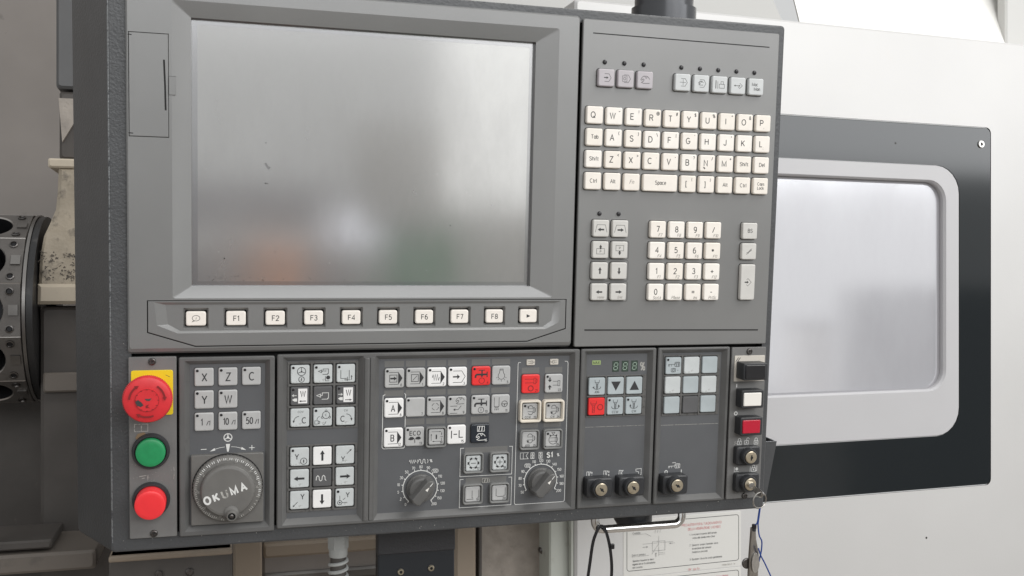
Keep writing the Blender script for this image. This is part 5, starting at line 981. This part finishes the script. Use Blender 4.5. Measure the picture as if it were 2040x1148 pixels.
# ================================================================== loose things on and under the console
def cthing(name, label, cat, p): return thing(name, label, cat, p2w(p), (th, 0, 0))
KR = (168, 379, -45); kr = cthing('key_ring', 'steel key ring with blue string, its key left in the lowest lock', 'key ring', KR); NK = tuple(-v for v in KR)
mb = MB(); d = Vector((168.4 - 174, 365.4 - 364.2, -44 + 16)); pts0 = (174, 364.2, -16.6)
tube(mb, [(174, 364.2, -16.5), (173.2, 364.4, -20)], 3.3, 'steel', 14)
def keyplate(mb, a, b, w0, w1, t, m):
    a = Vector(a); b = Vector(b); u = (b - a).normalized(); s = Vector((-.63, .77, 0)); s = (s - u * s.dot(u)).normalized(); nn = u.cross(s)
    lp = [(0, -w0), (.45, -w0), (.55, -w1), (.9, -w1), (1, -w1 * .6), (1, w1 * .6), (.9, w1), (.55, w1), (.45, w0), (0, w0)]; l = (b - a).length
    A = [tuple(a + u * x * l + s * y + nn * t) for x, y in lp]; B = [tuple(a + u * x * l + s * y - nn * t) for x, y in lp]; n = len(lp)
    mb.add(A + B, [tuple(range(n)), tuple(range(n, 2 * n))[::-1]] + [(i, (i + 1) % n, n + (i + 1) % n, n + i) for i in range(n)], m)
keyplate(mb, (173.6, 364.3, -18), (168.0, 365.8, -49), 2.2, 3.2, 1.0, 'key_steel'); mb.build('inserted_key', kr, NK)
mb = MB(); tube(mb, [(167.7 + 7.9 * math.cos(2 * math.pi * i / 40), 371.6 + 7.9 * math.sin(2 * math.pi * i / 40), -45 + 1.5 * math.cos(2 * math.pi * i / 40)) for i in range(40)], .75, 'key_steel', 8, True); mb.build('ring', kr, NK)
mb = MB(); tube(mb, smooth_path([(168.1, 379.4, -45), (167.2, 387, -45), (166.2, 394, -45), (164.2, 397.6, -43.5)]), .7, 'string_blue', 6)
tube(mb, smooth_path([(168.3, 379.2, -45.6), (167.6, 388, -45.4), (167.2, 396, -45), (169, 407, -45), (172.2, 413.5, -45), (172, 423.7, -45), (170.6, 434, -44)]), .7, 'string_blue', 6)
tube(mb, smooth_path([(167.6, 419.3, -47), (170.6, 427, -47), (175, 434.4, -47), (182.8, 449.1, -47), (188, 462, -47)]), .7, 'string_blue', 6); mb.build('string', kr, NK)
mb = MB(); tube(mb, [(164.2, 399.0 + i * 4, -43) for i in range(2)], 2.0, 'black_plastic', 10); tube(mb, [(164.2, 396.4, -43), (164.2, 400, -43)], 2.4, 'lens_black', 10)
loft(mb, [([(162, 400), (166.4, 400), (167.6, 412), (171, 426), (171.6, 470), (161, 470), (161, 430)], -39.5), ([(162, 400), (166.4, 400), (167.6, 412), (171, 426), (171.6, 470), (161, 470), (161, 430)], -42.2), ([(162.6, 400.6), (165.8, 400.6), (167, 412), (170.2, 426), (170.8, 470), (161.8, 470), (161.8, 430)], -42.8)], 'key_steel', True); mb.build('spare_key', kr, NK)
mb = MB(); lp = circ(166.8, 431, 4.2, 18); lp = [(x, 428 + (y - 428) * 2.4) for x, y in lp]; loft(mb, [(lp, -43.2), (lp, -44.6)], 'steel', True); mb.build('spare_key', kr, NK)
mb = MB(); lathe(mb, 160.4, 437, [(5.4, -38), (5.4, -39.4), (4.6, -39.9)], 'screw_steel', 20); mb.build('spare_key', kr, NK)

TI = (25, 412, 20); ti = cthing('cable_tie', 'black cable tie looped over the chrome grab handle', 'cable tie', TI)
mb = MB(); pts = smooth_path([(11, 470, 14), (13.5, 445, 13), (16, 424, 13), (19.5, 413, 13.2), (23.5, 407.6, 14.2), (27.5, 408, 14.4), (31.2, 416, 13.2), (35, 432, 12.5), (37, 452, 12), (36, 475, 12)], 5)
vs = []; 
for i, p in enumerate(pts):
    a = Vector(pts[max(i - 1, 0)]); b = Vector(pts[min(i + 1, len(pts) - 1)]); t_ = (b - a).normalized(); s_ = Vector((-t_.y, t_.x, 0)).normalized() * 1.45; nn = Vector((0, 0, .6)); p = Vector(p)
    vs += [tuple(p + s_ + nn), tuple(p - s_ + nn), tuple(p - s_ - nn), tuple(p + s_ - nn)]
mb.add(vs, [(i * 4 + j, i * 4 + (j + 1) % 4, i * 4 + 4 + (j + 1) % 4, i * 4 + 4 + j) for i in range(len(pts) - 1) for j in range(4)], 'tie_black'); mb.build('strap', ti, tuple(-v for v in TI))
mb = MB(); box(mb, 34.4, 38.8, 425.5, 430.5, 10.6, 13.4, 'tie_black', .4); mb.build('tie_head', ti, tuple(-v for v in TI))

fc = thing('flexible_conduit', 'grey ribbed flexible conduit with hexagonal fitting under the console', 'conduit', (-226, 150, -640))
def vcyl(mb, prof, m, n=24, x=0, z=0):
    rings = [[(x + r * math.cos(2 * math.pi * i / n), -y, z + r * math.sin(2 * math.pi * i / n)) for i in range(n)] for r, y in prof]
    mb.add(sum(rings, []), [(q * n + i, q * n + (i + 1) % n, (q + 1) * n + (i + 1) % n, (q + 1) * n + i) for q in range(len(prof) - 1) for i in range(n)] + [tuple(range((len(prof) - 1) * n, len(prof) * n))], m)
mb = MB(); vcyl(mb, [(10.2, 206), (10.6, 208), (10.6, 218), (9.6, 220), (9.6, 260)], 'conduit_gray', 6); vcyl(mb, [(8.8, 198), (9.6, 200), (9.6, 207)], 'conduit_gray', 24); mb.build('fitting', fc)
mb = MB(); vcyl(mb, [(8.6, 0), (8.0, 200)], 'chamber_dark', 20)
tube(mb, [(8.9 * math.cos(i * .35), -10 - i * .35 / (2 * math.pi) * 8.0, 8.9 * math.sin(i * .35)) for i in range(int(188 / 8 * 2 * math.pi / .35))], 1.9, 'conduit_gray', 6); mb.build('ribbed_hose', fc)
bb = thing('junction_box', 'black steel box with two round screws under the console', 'junction box', (-144, 150, -640))
mb = MB(); box(mb, -41, 41, -221, 0, 0, 16, 'box_black', 1.5); mb.build('body', bb)
mb = MB(); box(mb, -41.5, 41.5, -260, -196, -1.6, 12, 'box_flap', 1.2); mb.build('cover_flap', bb)
for x, y in ((-17, -177), (15.5, -178.5)):
    mb = MB(); lathe(mb, x, y, [(3.4, 0.2), (3.4, -1.4), (2.6, -2.2), (1.7, -2.2), (1.5, -1.2)], 'lock_brass', 18, True, 'black_gap'); mb.build('screw', bb)

# ================================================================== unseen shop things, added only to give the screen and door window blurred reflections
FL = -Z0
fl_ = MB(); wbox(fl_, -6000, 8000, -9000, 2500, -60, 0, 'taupe_steel', 2); structure(fl_.build('floor'))
mat('added_machine_gray', (0.64, 0.63, 0.615), 0.5, var=(5, .1)); mat('added_machine_green', (0.03, 0.22, 0.08), 0.45, var=(5, .1)); mat('added_bench_gray', (0.27, 0.26, 0.29), 0.5, var=(5, .1))
mat('added_drum_orange', (0.74, 0.33, 0.17), 0.4, var=(9, .08)); mat('box_white', (0.86, 0.87, 0.95), 0.4)
def far(name, label, cat, x, y, parts):
    t = thing(name, label, cat, (x, y, FL))
    for nm, x0, x1, y0, y1, z0, z1, m in parts:
        mb = MB(); wbox(mb, x0 - x, x1 - x, y0 - y, y1 - y, z0, z1, m, 6); mb.build(nm, t)
    return t
far('added_machine', 'added grey green machine across the aisle, dark blur right of centre in the screen', 'machine', 260, -2700,
    [('column', 118, 405, -2900, -2520, 1050, 1425, 'added_machine_gray'), ('base', 215, 440, -2900, -2470, 0, 1045, 'added_machine_green'), ('head', 150, 380, -2515, -2440, 1120, 1330, 'added_machine_gray')])
far('added_bench', 'added low dark grey bench reflected along the bottom left of the screen', 'bench', -420, -2800,
    [('cabinet', -1100, 110, -3000, -2560, 0, 960, 'added_bench_gray'), ('added_bench_top', -1110, 112, -3010, -2540, 965, 990, 'added_machine_gray'), ('added_back_board', -1100, 100, -3010, -2980, 995, 1170, 'added_bench_gray')])
far('added_cabinet', 'added grey cabinet across the aisle, dim blur low right in the screen', 'cabinet', 900, -2800,
    [('body', 460, 1500, -3100, -2600, 0, 1120, 'added_machine_gray'), ('door', 480, 980, -2600, -2585, 60, 1100, 'added_machine_gray')])
mat('added_glow', (0.5, 0.5, 0.55), 0.4, emit=((0.88, 0.90, 1.0), 1.5))  # glowing face added behind the camera for the bluish blur in the screen
far('added_monitor', 'added lit monitor on the bench, bluish white glow low in the screen', 'monitor', 105, -2560, [('case', 0, 214, -2620, -2552, 993, 1116, 'added_machine_gray'), ('panel', 10, 204, -2551, -2546, 1000, 1108, 'added_glow')])
od = thing('added_drum', 'added orange drum by the bench, warm blur at the bottom left of the screen', 'drum', (-175, -2420, FL))
mb = MB(); vcyl(mb, [(104, 0), (108, 12), (104, 24), (104, 470), (108, 482), (104, 494), (104, 990), (100, 1010)], 'added_drum_orange', 32); mb.build('shell', od)
mb = MB(); vcyl(mb, [(98, 1002), (98, 1008), (20, 1009)], 'added_drum_orange', 32); mb.build('lid', od)
mat('added_locker_dark', (0.09, 0.095, 0.10), 0.5)
far('added_locker', 'added dark locker far to the right, faint shade at the right side of the door window', 'locker', 3150, -2150,
    [('body', 2880, 3500, -2500, -1900, 0, 1290, 'added_locker_dark'), ('door', 2865, 2878, -2480, -1920, 40, 1270, 'added_locker_dark')])
far('added_upright', 'added narrow grey upright cabinet, faint upright shape low in the door window', 'cabinet', 2300, -2030,
    [('body', 2225, 2370, -2100, -1960, 0, 1120, 'added_machine_gray'), ('cap', 2220, 2375, -2105, -1955, 1122, 1145, 'added_locker_dark')])
